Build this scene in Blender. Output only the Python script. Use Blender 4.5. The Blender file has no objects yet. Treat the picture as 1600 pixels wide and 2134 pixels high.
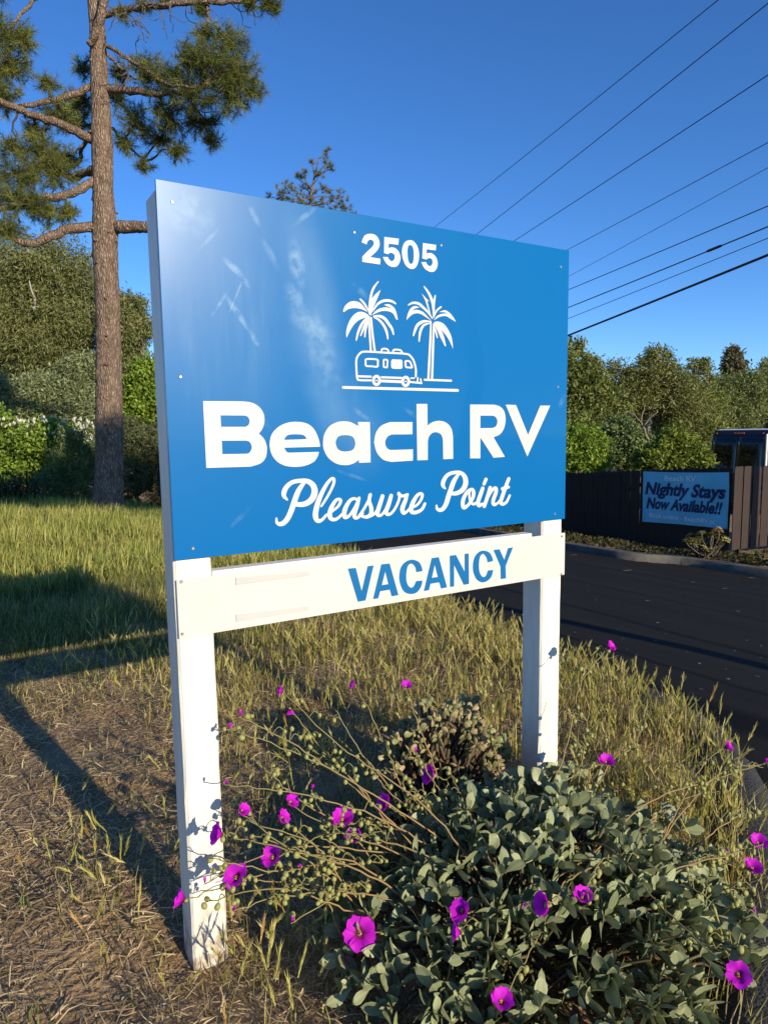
import bpy, bmesh, math, random
import numpy as np
from mathutils import Vector, Matrix, Euler, noise as mnoise

random.seed(7)
rng = np.random.default_rng(7)
scene = bpy.context.scene
COL = scene.collection
R = math.radians

# ------------------------------------------------------------------ camera
F_PX = 1440.0                                   # focal length in pixels of a 1600 x 2134 frame
CAM = np.array([-0.39406, -1.54708, 1.24982])
YAW, PITCH, ROLL = 0.54874, -0.115684, -0.0143558
FW = np.array([math.sin(YAW)*math.cos(PITCH), math.cos(YAW)*math.cos(PITCH), math.sin(PITCH)])
_r0 = np.array([math.cos(YAW), -math.sin(YAW), 0.0]); _u0 = np.cross(_r0, FW)
RT = math.cos(ROLL)*_r0 + math.sin(ROLL)*_u0
UP = -math.sin(ROLL)*_r0 + math.cos(ROLL)*_u0
cd = bpy.data.cameras.new('camera'); cam = bpy.data.objects.new('camera', cd); COL.objects.link(cam)
cd.sensor_fit = 'HORIZONTAL'; cd.sensor_width = 36.0; cd.lens = F_PX/1600*36
cd.clip_start = 0.05; cd.clip_end = 2000
cam.matrix_world = Matrix(((RT[0], UP[0], -FW[0], CAM[0]), (RT[1], UP[1], -FW[1], CAM[1]), (RT[2], UP[2], -FW[2], CAM[2]), (0, 0, 0, 1)))
scene.camera = cam

# ------------------------------------------------------------------ light
LDIR = Vector((-0.165, 0.987, -0.335)).normalized()      # the way sunlight travels, read off the sign's shadow
ELEV = math.asin(-LDIR.z)
world = bpy.data.worlds.new('World'); scene.world = world; world.use_nodes = True
nt = world.node_tree; nt.nodes.clear()
sky = nt.nodes.new('ShaderNodeTexSky'); sky.sky_type = 'NISHITA'; sky.sun_disc = False
sky.sun_elevation = ELEV
sky.sun_rotation = math.atan2(-LDIR.x, -LDIR.y)          # measured from +Y towards +X
sky.altitude = 0; sky.air_density = 0.8; sky.dust_density = 0.0; sky.ozone_density = 6.0
hsv = nt.nodes.new('ShaderNodeHueSaturation'); hsv.inputs['Saturation'].default_value = 1.09; hsv.inputs['Hue'].default_value = 0.504; hsv.inputs['Value'].default_value = 1.0
bg = nt.nodes.new('ShaderNodeBackground'); bg.inputs['Strength'].default_value = 0.117
wo = nt.nodes.new('ShaderNodeOutputWorld')
nt.links.new(sky.outputs[0], hsv.inputs['Color']); nt.links.new(hsv.outputs[0], bg.inputs['Color']); nt.links.new(bg.outputs[0], wo.inputs['Surface'])
sl = bpy.data.lights.new('sun', 'SUN'); sl.energy = 3.8; sl.angle = R(0.53); sl.color = (1.0, 0.87, 0.66)
sun = bpy.data.objects.new('sun', sl); COL.objects.link(sun)
sun.rotation_euler = LDIR.to_track_quat('-Z', 'Y').to_euler(); sun.location = (8, -20, 12)
scene.view_settings.view_transform = 'Standard'; scene.view_settings.look = 'None'
scene.view_settings.exposure = 0.72; scene.view_settings.gamma = 1.0; scene.view_settings.use_curve_mapping = False
scene.render.engine = 'CYCLES'
scene.cycles.use_denoising = True
scene.cycles.max_bounces = 6; scene.cycles.transparent_max_bounces = 6

# ------------------------------------------------------------------ helpers
def ray(px, py):
    return FW + (px-800)/F_PX*RT - (py-1067)/F_PX*UP
def at(px, py, depth):
    return CAM + depth*ray(px, py)
def on_y(px, py, Y):
    d = ray(px, py); return CAM + (Y-CAM[1])/d[1]*d
def sp(t, k):
    return k*np.logaddexp(0, t/k)
def gz(x, y):
    t = (x-2.3)+0.15*(y-1)
    return -0.131*sp(t, .35)+0.07*sp(t-11, .8)+0.055*sp(t-28, 2.0)
def hit(px, py, off=0.0):
    d = ray(px, py); t = .3
    while t < 120:
        q = CAM+t*d
        if q[2] < gz(q[0], q[1])+off: return q
        t += .008 if t < 6 else .03
    return q

def link(o, parent=None):
    COL.objects.link(o)
    if parent is not None: o.parent = parent
    return o
def tag(o, label, cat, group=None, kind=None):
    if label: o['label'] = label
    if cat: o['category'] = cat
    if group: o['group'] = group
    if kind: o['kind'] = kind
    return o
def thing(name, loc, label, cat, group=None, rz=0.0):
    o = bpy.data.objects.new(name, None); o.location = loc; o.rotation_euler = (0, 0, rz); o.empty_display_size = .1
    COL.objects.link(o); return tag(o, label, cat, group)
def wmat(o):
    l = Matrix.LocRotScale(o.location, o.rotation_euler, o.scale)
    return l if o.parent is None else wmat(o.parent) @ o.matrix_parent_inverse @ l
def put(o, parent):
    """parent keeping world placement (all Empties here have no scale)"""
    o.parent = parent
    o.matrix_parent_inverse = wmat(parent).inverted()
    return o
def mesh_np(name, V, T, C=None, smooth=False):
    V = np.asarray(V, np.float32).reshape(-1, 3); T = np.asarray(T, np.int32)
    k = T.shape[1]; n = len(T)
    me = bpy.data.meshes.new(name)
    me.vertices.add(len(V)); me.vertices.foreach_set('co', V.ravel())
    me.loops.add(n*k); me.loops.foreach_set('vertex_index', T.ravel())
    me.polygons.add(n); me.polygons.foreach_set('loop_start', np.arange(0, n*k, k, dtype=np.int32))
    if smooth: me.polygons.foreach_set('use_smooth', np.ones(n, bool))
    me.update(calc_edges=True)
    if C is not None:
        C = np.asarray(C, np.float32)
        if C.shape[1] == 3: C = np.concatenate([C, np.ones((len(C), 1), np.float32)], 1)
        a = me.color_attributes.new('Col', 'FLOAT_COLOR', 'POINT'); a.data.foreach_set('color', C.ravel())
    return me
def obj(name, me, mat=None, parent=None):
    o = bpy.data.objects.new(name, me); COL.objects.link(o)
    if mat is not None and len(me.materials) == 0: me.materials.append(mat)
    if parent is not None: put(o, parent)
    return o
def bm_mesh(name, bm, smooth=False):
    me = bpy.data.meshes.new(name); bm.normal_update(); bm.to_mesh(me); bm.free()
    if smooth:
        for p in me.polygons: p.use_smooth = True
    return me
def box(bm, x0, x1, y0, y1, z0, z1, bevel=0.0):
    r = bmesh.ops.create_cube(bm, size=1.0)
    vs = r['verts']
    for v in vs:
        v.co = Vector(((x0+x1)/2+v.co.x*(x1-x0), (y0+y1)/2+v.co.y*(y1-y0), (z0+z1)/2+v.co.z*(z1-z0)))
    if bevel > 0:
        es = list({e for v in vs for e in v.link_edges})
        bmesh.ops.bevel(bm, geom=es, offset=bevel, segments=2, affect='EDGES', profile=.5)
    return bm
def box_mesh(name, *a, bevel=0.0):
    bm = bmesh.new(); box(bm, *a, bevel=bevel); return bm_mesh(name, bm)
def tube_np(P, rad, k=6, jitter=0.0, seed=0, cap=True):
    """tube along points P with radii rad -> verts, tris"""
    P = np.asarray(P, float); rad = np.broadcast_to(np.asarray(rad, float), (len(P),)); n = len(P)
    T = np.gradient(P, axis=0); T /= np.linalg.norm(T, axis=1, keepdims=True)+1e-9
    ref = np.array([0, 0, 1.0]) if abs(T[:, 2]).mean() < .85 else np.array([1.0, 0, 0])
    A = np.cross(T, ref); A /= np.linalg.norm(A, axis=1, keepdims=True)+1e-9
    B = np.cross(T, A)
    th = np.linspace(0, 2*np.pi, k, endpoint=False)
    rr = rad[:, None]*np.ones((1, k))
    if jitter:
        g = np.random.default_rng(seed); rr = rr*(1+jitter*g.normal(size=(n, k)))
    V = P[:, None]+rr[..., None]*(A[:, None]*np.cos(th)[None, :, None]+B[:, None]*np.sin(th)[None, :, None])
    V = V.reshape(-1, 3); tris = []
    for i in range(n-1):
        for j in range(k):
            a = i*k+j; b = i*k+(j+1) % k; c = a+k; d = b+k
            tris += [(a, b, d), (a, d, c)]
    if cap:
        V = np.vstack([V, P[0], P[-1]]); s = n*k
        for j in range(k):
            tris += [(s, (j+1) % k, j), (s+1, (n-1)*k+j, (n-1)*k+(j+1) % k)]
    return V, np.array(tris, np.int32)
def spline(P, m=6, closed=False):
    P = np.asarray(P, float); n = len(P); out = []
    if n < 3 and not closed: return P
    rngi = range(n) if closed else range(n-1)
    for i in rngi:
        if closed: p0, p1, p2, p3 = P[i-1], P[i], P[(i+1) % n], P[(i+2) % n]
        else: p0, p1, p2, p3 = P[max(i-1, 0)], P[i], P[i+1], P[min(i+2, n-1)]
        for t in np.linspace(0, 1, m, endpoint=False):
            out.append(.5*((2*p1)+(-p0+p2)*t+(2*p0-5*p1+4*p2-p3)*t*t+(-p0+3*p1-3*p2+p3)*t**3))
    if not closed: out.append(P[-1])
    return np.array(out)
class Acc:
    """collects triangles of one mesh"""
    def __init__(s): s.V = []; s.T = []; s.C = []; s.n = 0
    def add(s, V, T, C=None):
        V = np.asarray(V, float).reshape(-1, 3); s.V.append(V); s.T.append(np.asarray(T)+s.n); s.n += len(V)
        if C is not None: s.C.append(np.broadcast_to(np.asarray(C, float), (len(V), 3)))
    def mesh(s, name, smooth=False):
        return mesh_np(name, np.vstack(s.V), np.vstack(s.T), np.vstack(s.C) if s.C else None, smooth)

# ------------------------------------------------------------------ materials
def newmat(name):
    m = bpy.data.materials.new(name); m.use_nodes = True
    return m, m.node_tree, m.node_tree.nodes['Principled BSDF']
def ramp_noise(nt, scale, c0, c1, detail=6, p0=.35, p1=.65, coord='Object', stretch=(1, 1, 1), rough=.6):
    tc = nt.nodes.new('ShaderNodeTexCoord'); mp = nt.nodes.new('ShaderNodeMapping'); mp.inputs['Scale'].default_value = stretch
    nz = nt.nodes.new('ShaderNodeTexNoise'); nz.inputs['Scale'].default_value = scale; nz.inputs['Detail'].default_value = detail; nz.inputs['Roughness'].default_value = rough
    cr = nt.nodes.new('ShaderNodeValToRGB'); cr.color_ramp.elements[0].position = p0; cr.color_ramp.elements[1].position = p1
    cr.color_ramp.elements[0].color = (*c0, 1); cr.color_ramp.elements[1].color = (*c1, 1)
    nt.links.new(tc.outputs[coord], mp.inputs[0]); nt.links.new(mp.outputs[0], nz.inputs['Vector']); nt.links.new(nz.outputs['Fac'], cr.inputs[0])
    return cr, nz, mp
def mat_noise(name, c0, c1, scale=10, rough=.7, bump=.0, bscale=40, stretch=(1, 1, 1), spec=.4, bdist=.01, metallic=0):
    m, nt, b = newmat(name)
    cr, nz, mp = ramp_noise(nt, scale, c0, c1, stretch=stretch)
    nt.links.new(cr.outputs[0], b.inputs['Base Color']); b.inputs['Roughness'].default_value = rough
    b.inputs['Specular IOR Level'].default_value = spec; b.inputs['Metallic'].default_value = metallic
    if bump:
        n2 = nt.nodes.new('ShaderNodeTexNoise'); n2.inputs['Scale'].default_value = bscale; n2.inputs['Detail'].default_value = 8
        nt.links.new(mp.outputs[0], n2.inputs['Vector'])
        bp = nt.nodes.new('ShaderNodeBump'); bp.inputs['Strength'].default_value = bump; bp.inputs['Distance'].default_value = bdist
        nt.links.new(n2.outputs['Fac'], bp.inputs['Height']); nt.links.new(bp.outputs[0], b.inputs['Normal'])
    return m
def mat_leaf(name, rough=.55, trans=.3, tint=(1.0, 1.0, .6), spec=.3, mul=1.0, bump=False):
    """colour from the mesh's own Col attribute, part of the light passing through"""
    m, nt, b = newmat(name)
    at_ = nt.nodes.new('ShaderNodeAttribute'); at_.attribute_name = 'Col'
    b.inputs['Roughness'].default_value = rough; b.inputs['Specular IOR Level'].default_value = spec
    src = at_.outputs['Color']
    if mul != 1.0:
        mm = nt.nodes.new('ShaderNodeMix'); mm.data_type = 'RGBA'; mm.blend_type = 'MULTIPLY'; mm.inputs[0].default_value = 1
        nt.links.new(src, mm.inputs[6]); mm.inputs[7].default_value = (mul, mul, mul, 1); src = mm.outputs[2]
    nt.links.new(src, b.inputs['Base Color'])
    if trans > 0:
        tr = nt.nodes.new('ShaderNodeBsdfTranslucent'); mx = nt.nodes.new('ShaderNodeMixShader'); mx.inputs[0].default_value = trans
        mu = nt.nodes.new('ShaderNodeMix'); mu.data_type = 'RGBA'; mu.blend_type = 'MULTIPLY'; mu.inputs[0].default_value = 1
        nt.links.new(src, mu.inputs[6]); mu.inputs[7].default_value = (*tint, 1)
        nt.links.new(mu.outputs[2], tr.inputs['Color'])
        out = nt.nodes['Material Output']
        nt.links.new(b.outputs[0], mx.inputs[1]); nt.links.new(tr.outputs[0], mx.inputs[2]); nt.links.new(mx.outputs[0], out.inputs['Surface'])
    return m
M = {}
M['white_paint'] = mat_noise('white_paint', (.70, .66, .56), (.80, .76, .66), 6, .5, .25, 60, (6, 6, 1), bdist=.004)
_t = M['white_paint'].node_tree; _b = _t.nodes['Principled BSDF']; _src = _b.inputs['Base Color'].links[0].from_socket
_tc = _t.nodes.new('ShaderNodeTexCoord'); _sx = _t.nodes.new('ShaderNodeSeparateXYZ'); _t.links.new(_tc.outputs['Object'], _sx.inputs[0])
_mr = _t.nodes.new('ShaderNodeMapRange'); _mr.inputs['From Min'].default_value = .17; _mr.inputs['From Max'].default_value = -.04; _t.links.new(_sx.outputs['Z'], _mr.inputs['Value'])
_cr, _, _ = ramp_noise(_t, 26, (.15, .15, .15), (1, 1, 1), 6, .42, .62)
_cg, _, _ = ramp_noise(_t, 9, (0, 0, 0), (1, 1, 1), 8, .60, .74, stretch=(7, 7, .8))
_mm = _t.nodes.new('ShaderNodeMath'); _mm.operation = 'MULTIPLY'; _mm.use_clamp = True; _t.links.new(_mr.outputs[0], _mm.inputs[0]); _t.links.new(_cr.outputs[0], _mm.inputs[1])
_ma = _t.nodes.new('ShaderNodeMath'); _ma.operation = 'MULTIPLY_ADD'; _ma.use_clamp = True; _ma.inputs[1].default_value = .22; _t.links.new(_cg.outputs[0], _ma.inputs[0]); _t.links.new(_mm.outputs[0], _ma.inputs[2])
_mx = _t.nodes.new('ShaderNodeMix'); _mx.data_type = 'RGBA'; _t.links.new(_ma.outputs[0], _mx.inputs[0]); _t.links.new(_src, _mx.inputs[6]); _mx.inputs[7].default_value = (.27, .20, .13, 1)
_t.links.new(_mx.outputs[2], _b.inputs['Base Color'])
M['white_sheet'] = mat_noise('white_sheet', (.53, .525, .49), (.58, .575, .54), 3, .28)
M['white_vinyl'] = mat_noise('white_vinyl', (.57, .565, .525), (.60, .595, .555), 8, .35)
M['blue_vinyl'] = mat_noise('blue_vinyl', (.003, .12, .32), (.005, .135, .35), 8, .35)
M['slot'] = mat_noise('slot_acrylic', (.49, .485, .455), (.53, .525, .49), 5, .2)
M['screw'] = mat_noise('screw_metal', (.25, .245, .235), (.42, .41, .39), 60, .4, metallic=.6)
M['steel'] = mat_noise('steel', (.35, .35, .35), (.5, .5, .5), 40, .35, metallic=.8)
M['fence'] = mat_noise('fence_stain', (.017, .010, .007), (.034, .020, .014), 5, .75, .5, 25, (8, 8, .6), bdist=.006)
M['concrete'] = mat_noise('concrete', (.075, .07, .06), (.14, .13, .11), 5, .85, .4, 60)
M['pole'] = mat_noise('pole_wood', (.08, .06, .045), (.14, .11, .08), 6, .85, .5, 40, (6, 6, .5))
M['wire'] = mat_noise('wire_black', (.012, .012, .013), (.02, .02, .022), 5, .6)
M['insulator'] = mat_noise('insulator', (.2, .2, .22), (.3, .3, .32), 5, .3)
M['leaf'] = mat_leaf('leaf', .6, .32)
M['grass'] = mat_leaf('grass', .6, .35, (1, 1, .7))
M['needle'] = mat_leaf('needle', .55, .22, (1, 1, .6))
M['succulent'] = mat_leaf('succulent', .45, .12, (1, 1, .6), .35)
M['petal'] = mat_leaf('petal', .55, .4, (1.1, .6, 1.1), .2)
M['stem'] = mat_leaf('stem', .6, 0)
M['twig'] = mat_leaf('twig', .85, 0, spec=.1)

# bark
m, t_, b = newmat('pine_bark'); M['bark'] = m
tc = t_.nodes.new('ShaderNodeTexCoord'); mp = t_.nodes.new('ShaderNodeMapping'); mp.inputs['Scale'].default_value = (9, 9, 2.2)
t_.links.new(tc.outputs['Object'], mp.inputs[0])
nz0 = t_.nodes.new('ShaderNodeTexNoise'); nz0.inputs['Scale'].default_value = 1.5; nz0.inputs['Detail'].default_value = 5
t_.links.new(mp.outputs[0], nz0.inputs['Vector'])
mxv = t_.nodes.new('ShaderNodeMix'); mxv.data_type = 'RGBA'; mxv.inputs[0].default_value = .25
t_.links.new(mp.outputs[0], mxv.inputs[6]); t_.links.new(nz0.outputs['Color'], mxv.inputs[7])
vo = t_.nodes.new('ShaderNodeTexVoronoi'); vo.feature = 'DISTANCE_TO_EDGE'; vo.inputs['Scale'].default_value = 4.5
t_.links.new(mxv.outputs[2], vo.inputs['Vector'])
cr = t_.nodes.new('ShaderNodeValToRGB'); cr.color_ramp.elements[0].position = .0; cr.color_ramp.elements[1].position = .22
cr.color_ramp.elements[0].color = (.15, .108, .078, 1); cr.color_ramp.elements[1].color = (.36, .275, .205, 1)
t_.links.new(vo.outputs['Distance'], cr.inputs[0])
cr2, _, _ = ramp_noise(t_, 6, (.6, .55, .5), (1.15, 1.1, 1.1), stretch=(2, 2, 1))
mu = t_.nodes.new('ShaderNodeMix'); mu.data_type = 'RGBA'; mu.blend_type = 'MULTIPLY'; mu.inputs[0].default_value = 1
t_.links.new(cr.outputs[0], mu.inputs[6]); t_.links.new(cr2.outputs[0], mu.inputs[7]); t_.links.new(mu.outputs[2], b.inputs['Base Color'])
b.inputs['Roughness'].default_value = .9; b.inputs['Specular IOR Level'].default_value = .15
n3 = t_.nodes.new('ShaderNodeTexNoise'); n3.inputs['Scale'].default_value = 5; n3.inputs['Detail'].default_value = 8; t_.links.new(mp.outputs[0], n3.inputs['Vector'])
ma = t_.nodes.new('ShaderNodeMath'); ma.operation = 'MULTIPLY_ADD'; ma.inputs[1].default_value = 2.2
t_.links.new(vo.outputs['Distance'], ma.inputs[0]); t_.links.new(n3.outputs['Fac'], ma.inputs[2])
bp = t_.nodes.new('ShaderNodeBump'); bp.inputs['Strength'].default_value = .9; bp.inputs['Distance'].default_value = .04
t_.links.new(ma.outputs[0], bp.inputs['Height']); t_.links.new(bp.outputs[0], b.inputs['Normal'])

# soil with straw dust
m, t_, b = newmat('soil'); M['soil'] = m
cr, nz, mp = ramp_noise(t_, 3.0, (.15, .10, .058), (.50, .345, .20), 10, .3, .72)
cr2, _, _ = ramp_noise(t_, 160, (.55, .55, .55), (1.35, 1.3, 1.2), 3, .3, .75)
mu = t_.nodes.new('ShaderNodeMix'); mu.data_type = 'RGBA'; mu.blend_type = 'MULTIPLY'; mu.inputs[0].default_value = 1
t_.links.new(cr.outputs[0], mu.inputs[6]); t_.links.new(cr2.outputs[0], mu.inputs[7]); t_.links.new(mu.outputs[2], b.inputs['Base Color'])
b.inputs['Roughness'].default_value = .95; b.inputs['Specular IOR Level'].default_value = .1
n2 = t_.nodes.new('ShaderNodeTexNoise'); n2.inputs['Scale'].default_value = 45; n2.inputs['Detail'].default_value = 10; t_.links.new(mp.outputs[0], n2.inputs['Vector'])
bp = t_.nodes.new('ShaderNodeBump'); bp.inputs['Strength'].default_value = .8; bp.inputs['Distance'].default_value = .03
t_.links.new(n2.outputs['Fac'], bp.inputs['Height']); t_.links.new(bp.outputs[0], b.inputs['Normal'])

# asphalt with sealed seams and one broad darker band running along the drive
m, t_, b = newmat('asphalt'); M['asphalt'] = m
cr, nz, mp = ramp_noise(t_, 1.3, (.012, .011, .0095), (.022, .020, .0175), 8, .3, .7, stretch=(1.6, .35, 1))
cr2, _, _ = ramp_noise(t_, 220, (.55, .55, .56), (1.7, 1.68, 1.65), 2, .35, .8)
mu = t_.nodes.new('ShaderNodeMix'); mu.data_type = 'RGBA'; mu.blend_type = 'MULTIPLY'; mu.inputs[0].default_value = 1
t_.links.new(cr.outputs[0], mu.inputs[6]); t_.links.new(cr2.outputs[0], mu.inputs[7])
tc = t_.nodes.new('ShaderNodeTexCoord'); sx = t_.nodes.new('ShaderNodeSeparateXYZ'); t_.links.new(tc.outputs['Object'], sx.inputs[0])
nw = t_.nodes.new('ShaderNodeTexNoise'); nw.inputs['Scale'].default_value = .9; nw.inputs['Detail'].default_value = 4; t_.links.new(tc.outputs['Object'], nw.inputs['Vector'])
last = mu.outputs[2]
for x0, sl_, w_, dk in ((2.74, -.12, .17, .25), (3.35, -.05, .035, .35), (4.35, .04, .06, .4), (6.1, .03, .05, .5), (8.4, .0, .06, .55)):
    # distance from the dark line x = x0 + sl*y (+ wobble)
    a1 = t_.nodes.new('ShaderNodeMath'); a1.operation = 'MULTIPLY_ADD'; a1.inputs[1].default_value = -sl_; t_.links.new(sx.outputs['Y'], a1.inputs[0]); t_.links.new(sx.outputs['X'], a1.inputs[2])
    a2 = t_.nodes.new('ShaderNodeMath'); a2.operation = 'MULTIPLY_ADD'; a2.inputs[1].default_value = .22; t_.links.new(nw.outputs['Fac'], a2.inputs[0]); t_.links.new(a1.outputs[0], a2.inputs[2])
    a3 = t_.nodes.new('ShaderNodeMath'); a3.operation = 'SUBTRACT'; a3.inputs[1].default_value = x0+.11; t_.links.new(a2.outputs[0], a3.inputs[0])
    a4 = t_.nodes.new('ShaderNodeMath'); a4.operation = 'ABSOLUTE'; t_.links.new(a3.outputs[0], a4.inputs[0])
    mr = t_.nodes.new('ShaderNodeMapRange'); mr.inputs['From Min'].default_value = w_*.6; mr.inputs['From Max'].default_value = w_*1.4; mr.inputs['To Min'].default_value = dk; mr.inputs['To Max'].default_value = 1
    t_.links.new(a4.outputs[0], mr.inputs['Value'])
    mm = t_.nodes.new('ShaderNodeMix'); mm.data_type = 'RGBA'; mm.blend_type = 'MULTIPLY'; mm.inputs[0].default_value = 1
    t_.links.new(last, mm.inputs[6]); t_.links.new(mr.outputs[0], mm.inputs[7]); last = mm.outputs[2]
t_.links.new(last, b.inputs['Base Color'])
b.inputs['Roughness'].default_value = .85; b.inputs['Specular IOR Level'].default_value = .12
n2 = t_.nodes.new('ShaderNodeTexNoise'); n2.inputs['Scale'].default_value = 180; n2.inputs['Detail'].default_value = 4; t_.links.new(tc.outputs['Object'], n2.inputs['Vector'])
bp = t_.nodes.new('ShaderNodeBump'); bp.inputs['Strength'].default_value = .6; bp.inputs['Distance'].default_value = .008
t_.links.new(n2.outputs['Fac'], bp.inputs['Height']); t_.links.new(bp.outputs[0], b.inputs['Normal'])
M['berm'] = mat_noise('berm_asphalt', (.022, .022, .022), (.055, .053, .050), 90, .85, .9, 120, bdist=.012)

# the blue panel: glossy print, scuffed and wiped with chalky smears, sun glare painted in as well (mostly its upper left)
m, t_, b = newmat('blue_panel'); M['panel'] = m
tc = t_.nodes.new('ShaderNodeTexCoord')
def nz_(scale, detail, stretch, rot=0, loc=(0, 0, 0), lo=.5, hi=.75, dist=0):
    mp = t_.nodes.new('ShaderNodeMapping'); mp.inputs['Scale'].default_value = stretch; mp.inputs['Rotation'].default_value = (0, rot, 0); mp.inputs['Location'].default_value = loc
    t_.links.new(tc.outputs['Object'], mp.inputs[0])
    n = t_.nodes.new('ShaderNodeTexNoise'); n.inputs['Scale'].default_value = scale; n.inputs['Detail'].default_value = detail; n.inputs['Distortion'].default_value = dist
    t_.links.new(mp.outputs[0], n.inputs['Vector'])
    r_ = t_.nodes.new('ShaderNodeMapRange'); r_.inputs['From Min'].default_value = lo; r_.inputs['From Max'].default_value = hi
    t_.links.new(n.outputs['Fac'], r_.inputs['Value']); return r_.outputs[0]
def mth(op, a, c):
    n = t_.nodes.new('ShaderNodeMath'); n.operation = op
    for i, v in enumerate((a, c)):
        if isinstance(v, (int, float)): n.inputs[i].default_value = v
        else: t_.links.new(v, n.inputs[i])
    n.use_clamp = (op != 'ADD'); return n.outputs[0]
sx = t_.nodes.new('ShaderNodeSeparateXYZ'); t_.links.new(tc.outputs['Object'], sx.inputs[0])
def blob(cx, cz, rx, rz, rot=0.0):
    mp = t_.nodes.new('ShaderNodeMapping'); mp.vector_type = 'TEXTURE'; mp.inputs['Location'].default_value = (cx, 0, cz+.969); mp.inputs['Rotation'].default_value = (0, rot, 0); mp.inputs['Scale'].default_value = (rx, 10, rz)
    t_.links.new(tc.outputs['Object'], mp.inputs[0])
    ln = t_.nodes.new('ShaderNodeVectorMath'); ln.operation = 'LENGTH'; t_.links.new(mp.outputs[0], ln.inputs[0])
    r_ = t_.nodes.new('ShaderNodeMapRange'); r_.interpolation_type = 'SMOOTHSTEP'; r_.inputs['From Min'].default_value = 1.0; r_.inputs['From Max'].default_value = .25; r_.inputs['To Min'].default_value = 0; r_.inputs['To Max'].default_value = 1
    t_.links.new(ln.outputs['Value'], r_.inputs['Value']); return r_.outputs[0]
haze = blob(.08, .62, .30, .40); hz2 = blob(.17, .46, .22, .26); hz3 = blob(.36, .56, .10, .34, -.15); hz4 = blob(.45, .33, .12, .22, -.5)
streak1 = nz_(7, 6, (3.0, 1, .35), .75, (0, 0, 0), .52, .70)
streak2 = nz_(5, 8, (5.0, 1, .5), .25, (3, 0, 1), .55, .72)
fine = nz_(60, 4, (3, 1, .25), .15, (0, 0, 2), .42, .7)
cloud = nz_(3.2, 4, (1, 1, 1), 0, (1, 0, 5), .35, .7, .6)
base_h = mth('MULTIPLY', mth('ADD', mth('MULTIPLY', haze, .75), mth('MULTIPLY', hz2, .45)), mth('ADD', mth('MULTIPLY', cloud, .45), .45))  # glare and sheen of the upper left, put into the colour as a paler tint
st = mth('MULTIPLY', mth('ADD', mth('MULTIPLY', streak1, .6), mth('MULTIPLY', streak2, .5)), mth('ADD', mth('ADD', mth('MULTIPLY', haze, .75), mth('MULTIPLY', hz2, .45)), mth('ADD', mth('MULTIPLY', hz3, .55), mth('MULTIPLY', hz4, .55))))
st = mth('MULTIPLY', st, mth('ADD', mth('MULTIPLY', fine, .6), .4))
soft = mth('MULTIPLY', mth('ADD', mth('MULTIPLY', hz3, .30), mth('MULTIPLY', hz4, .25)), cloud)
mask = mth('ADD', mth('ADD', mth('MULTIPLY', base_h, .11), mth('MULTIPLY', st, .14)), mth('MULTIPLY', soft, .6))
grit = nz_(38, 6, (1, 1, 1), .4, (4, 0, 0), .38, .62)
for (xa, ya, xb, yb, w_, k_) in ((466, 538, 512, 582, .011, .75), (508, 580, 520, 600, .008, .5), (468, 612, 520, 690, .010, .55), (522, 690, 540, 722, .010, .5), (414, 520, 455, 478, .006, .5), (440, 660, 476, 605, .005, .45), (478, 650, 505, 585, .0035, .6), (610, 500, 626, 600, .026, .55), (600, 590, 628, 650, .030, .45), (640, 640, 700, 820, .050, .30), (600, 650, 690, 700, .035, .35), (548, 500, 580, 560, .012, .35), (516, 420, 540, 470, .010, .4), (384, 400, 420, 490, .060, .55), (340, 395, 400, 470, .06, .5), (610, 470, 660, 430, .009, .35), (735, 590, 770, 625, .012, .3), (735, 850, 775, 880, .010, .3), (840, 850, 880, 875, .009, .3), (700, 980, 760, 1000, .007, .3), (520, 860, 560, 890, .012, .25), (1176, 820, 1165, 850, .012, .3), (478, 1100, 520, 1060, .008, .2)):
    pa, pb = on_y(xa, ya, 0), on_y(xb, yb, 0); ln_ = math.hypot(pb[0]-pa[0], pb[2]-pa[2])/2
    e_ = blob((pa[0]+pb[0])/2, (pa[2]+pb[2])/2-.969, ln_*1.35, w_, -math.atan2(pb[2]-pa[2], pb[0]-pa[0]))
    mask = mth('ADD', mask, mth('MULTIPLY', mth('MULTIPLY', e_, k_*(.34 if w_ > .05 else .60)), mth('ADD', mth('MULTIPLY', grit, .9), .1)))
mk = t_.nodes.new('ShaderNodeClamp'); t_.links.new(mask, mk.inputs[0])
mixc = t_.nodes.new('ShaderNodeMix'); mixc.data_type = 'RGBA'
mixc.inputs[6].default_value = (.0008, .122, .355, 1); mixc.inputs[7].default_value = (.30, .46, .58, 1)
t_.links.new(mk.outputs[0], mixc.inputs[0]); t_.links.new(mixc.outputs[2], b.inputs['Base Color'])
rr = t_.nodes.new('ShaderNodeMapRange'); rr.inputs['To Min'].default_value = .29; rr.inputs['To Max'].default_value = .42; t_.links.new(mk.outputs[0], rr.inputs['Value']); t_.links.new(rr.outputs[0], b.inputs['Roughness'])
b.inputs['Specular IOR Level'].default_value = .19
b.inputs['Coat Weight'].default_value = .18; b.inputs['Coat Roughness'].default_value = .03
bw = t_.nodes.new('ShaderNodeTexNoise'); bw.inputs['Scale'].default_value = 2.2; bw.inputs['Detail'].default_value = 1; t_.links.new(tc.outputs['Object'], bw.inputs['Vector'])
bp = t_.nodes.new('ShaderNodeBump'); bp.inputs['Strength'].default_value = .06; bp.inputs['Distance'].default_value = .02
t_.links.new(bw.outputs['Fac'], bp.inputs['Height']); t_.links.new(bp.outputs[0], b.inputs['Normal'])

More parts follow.
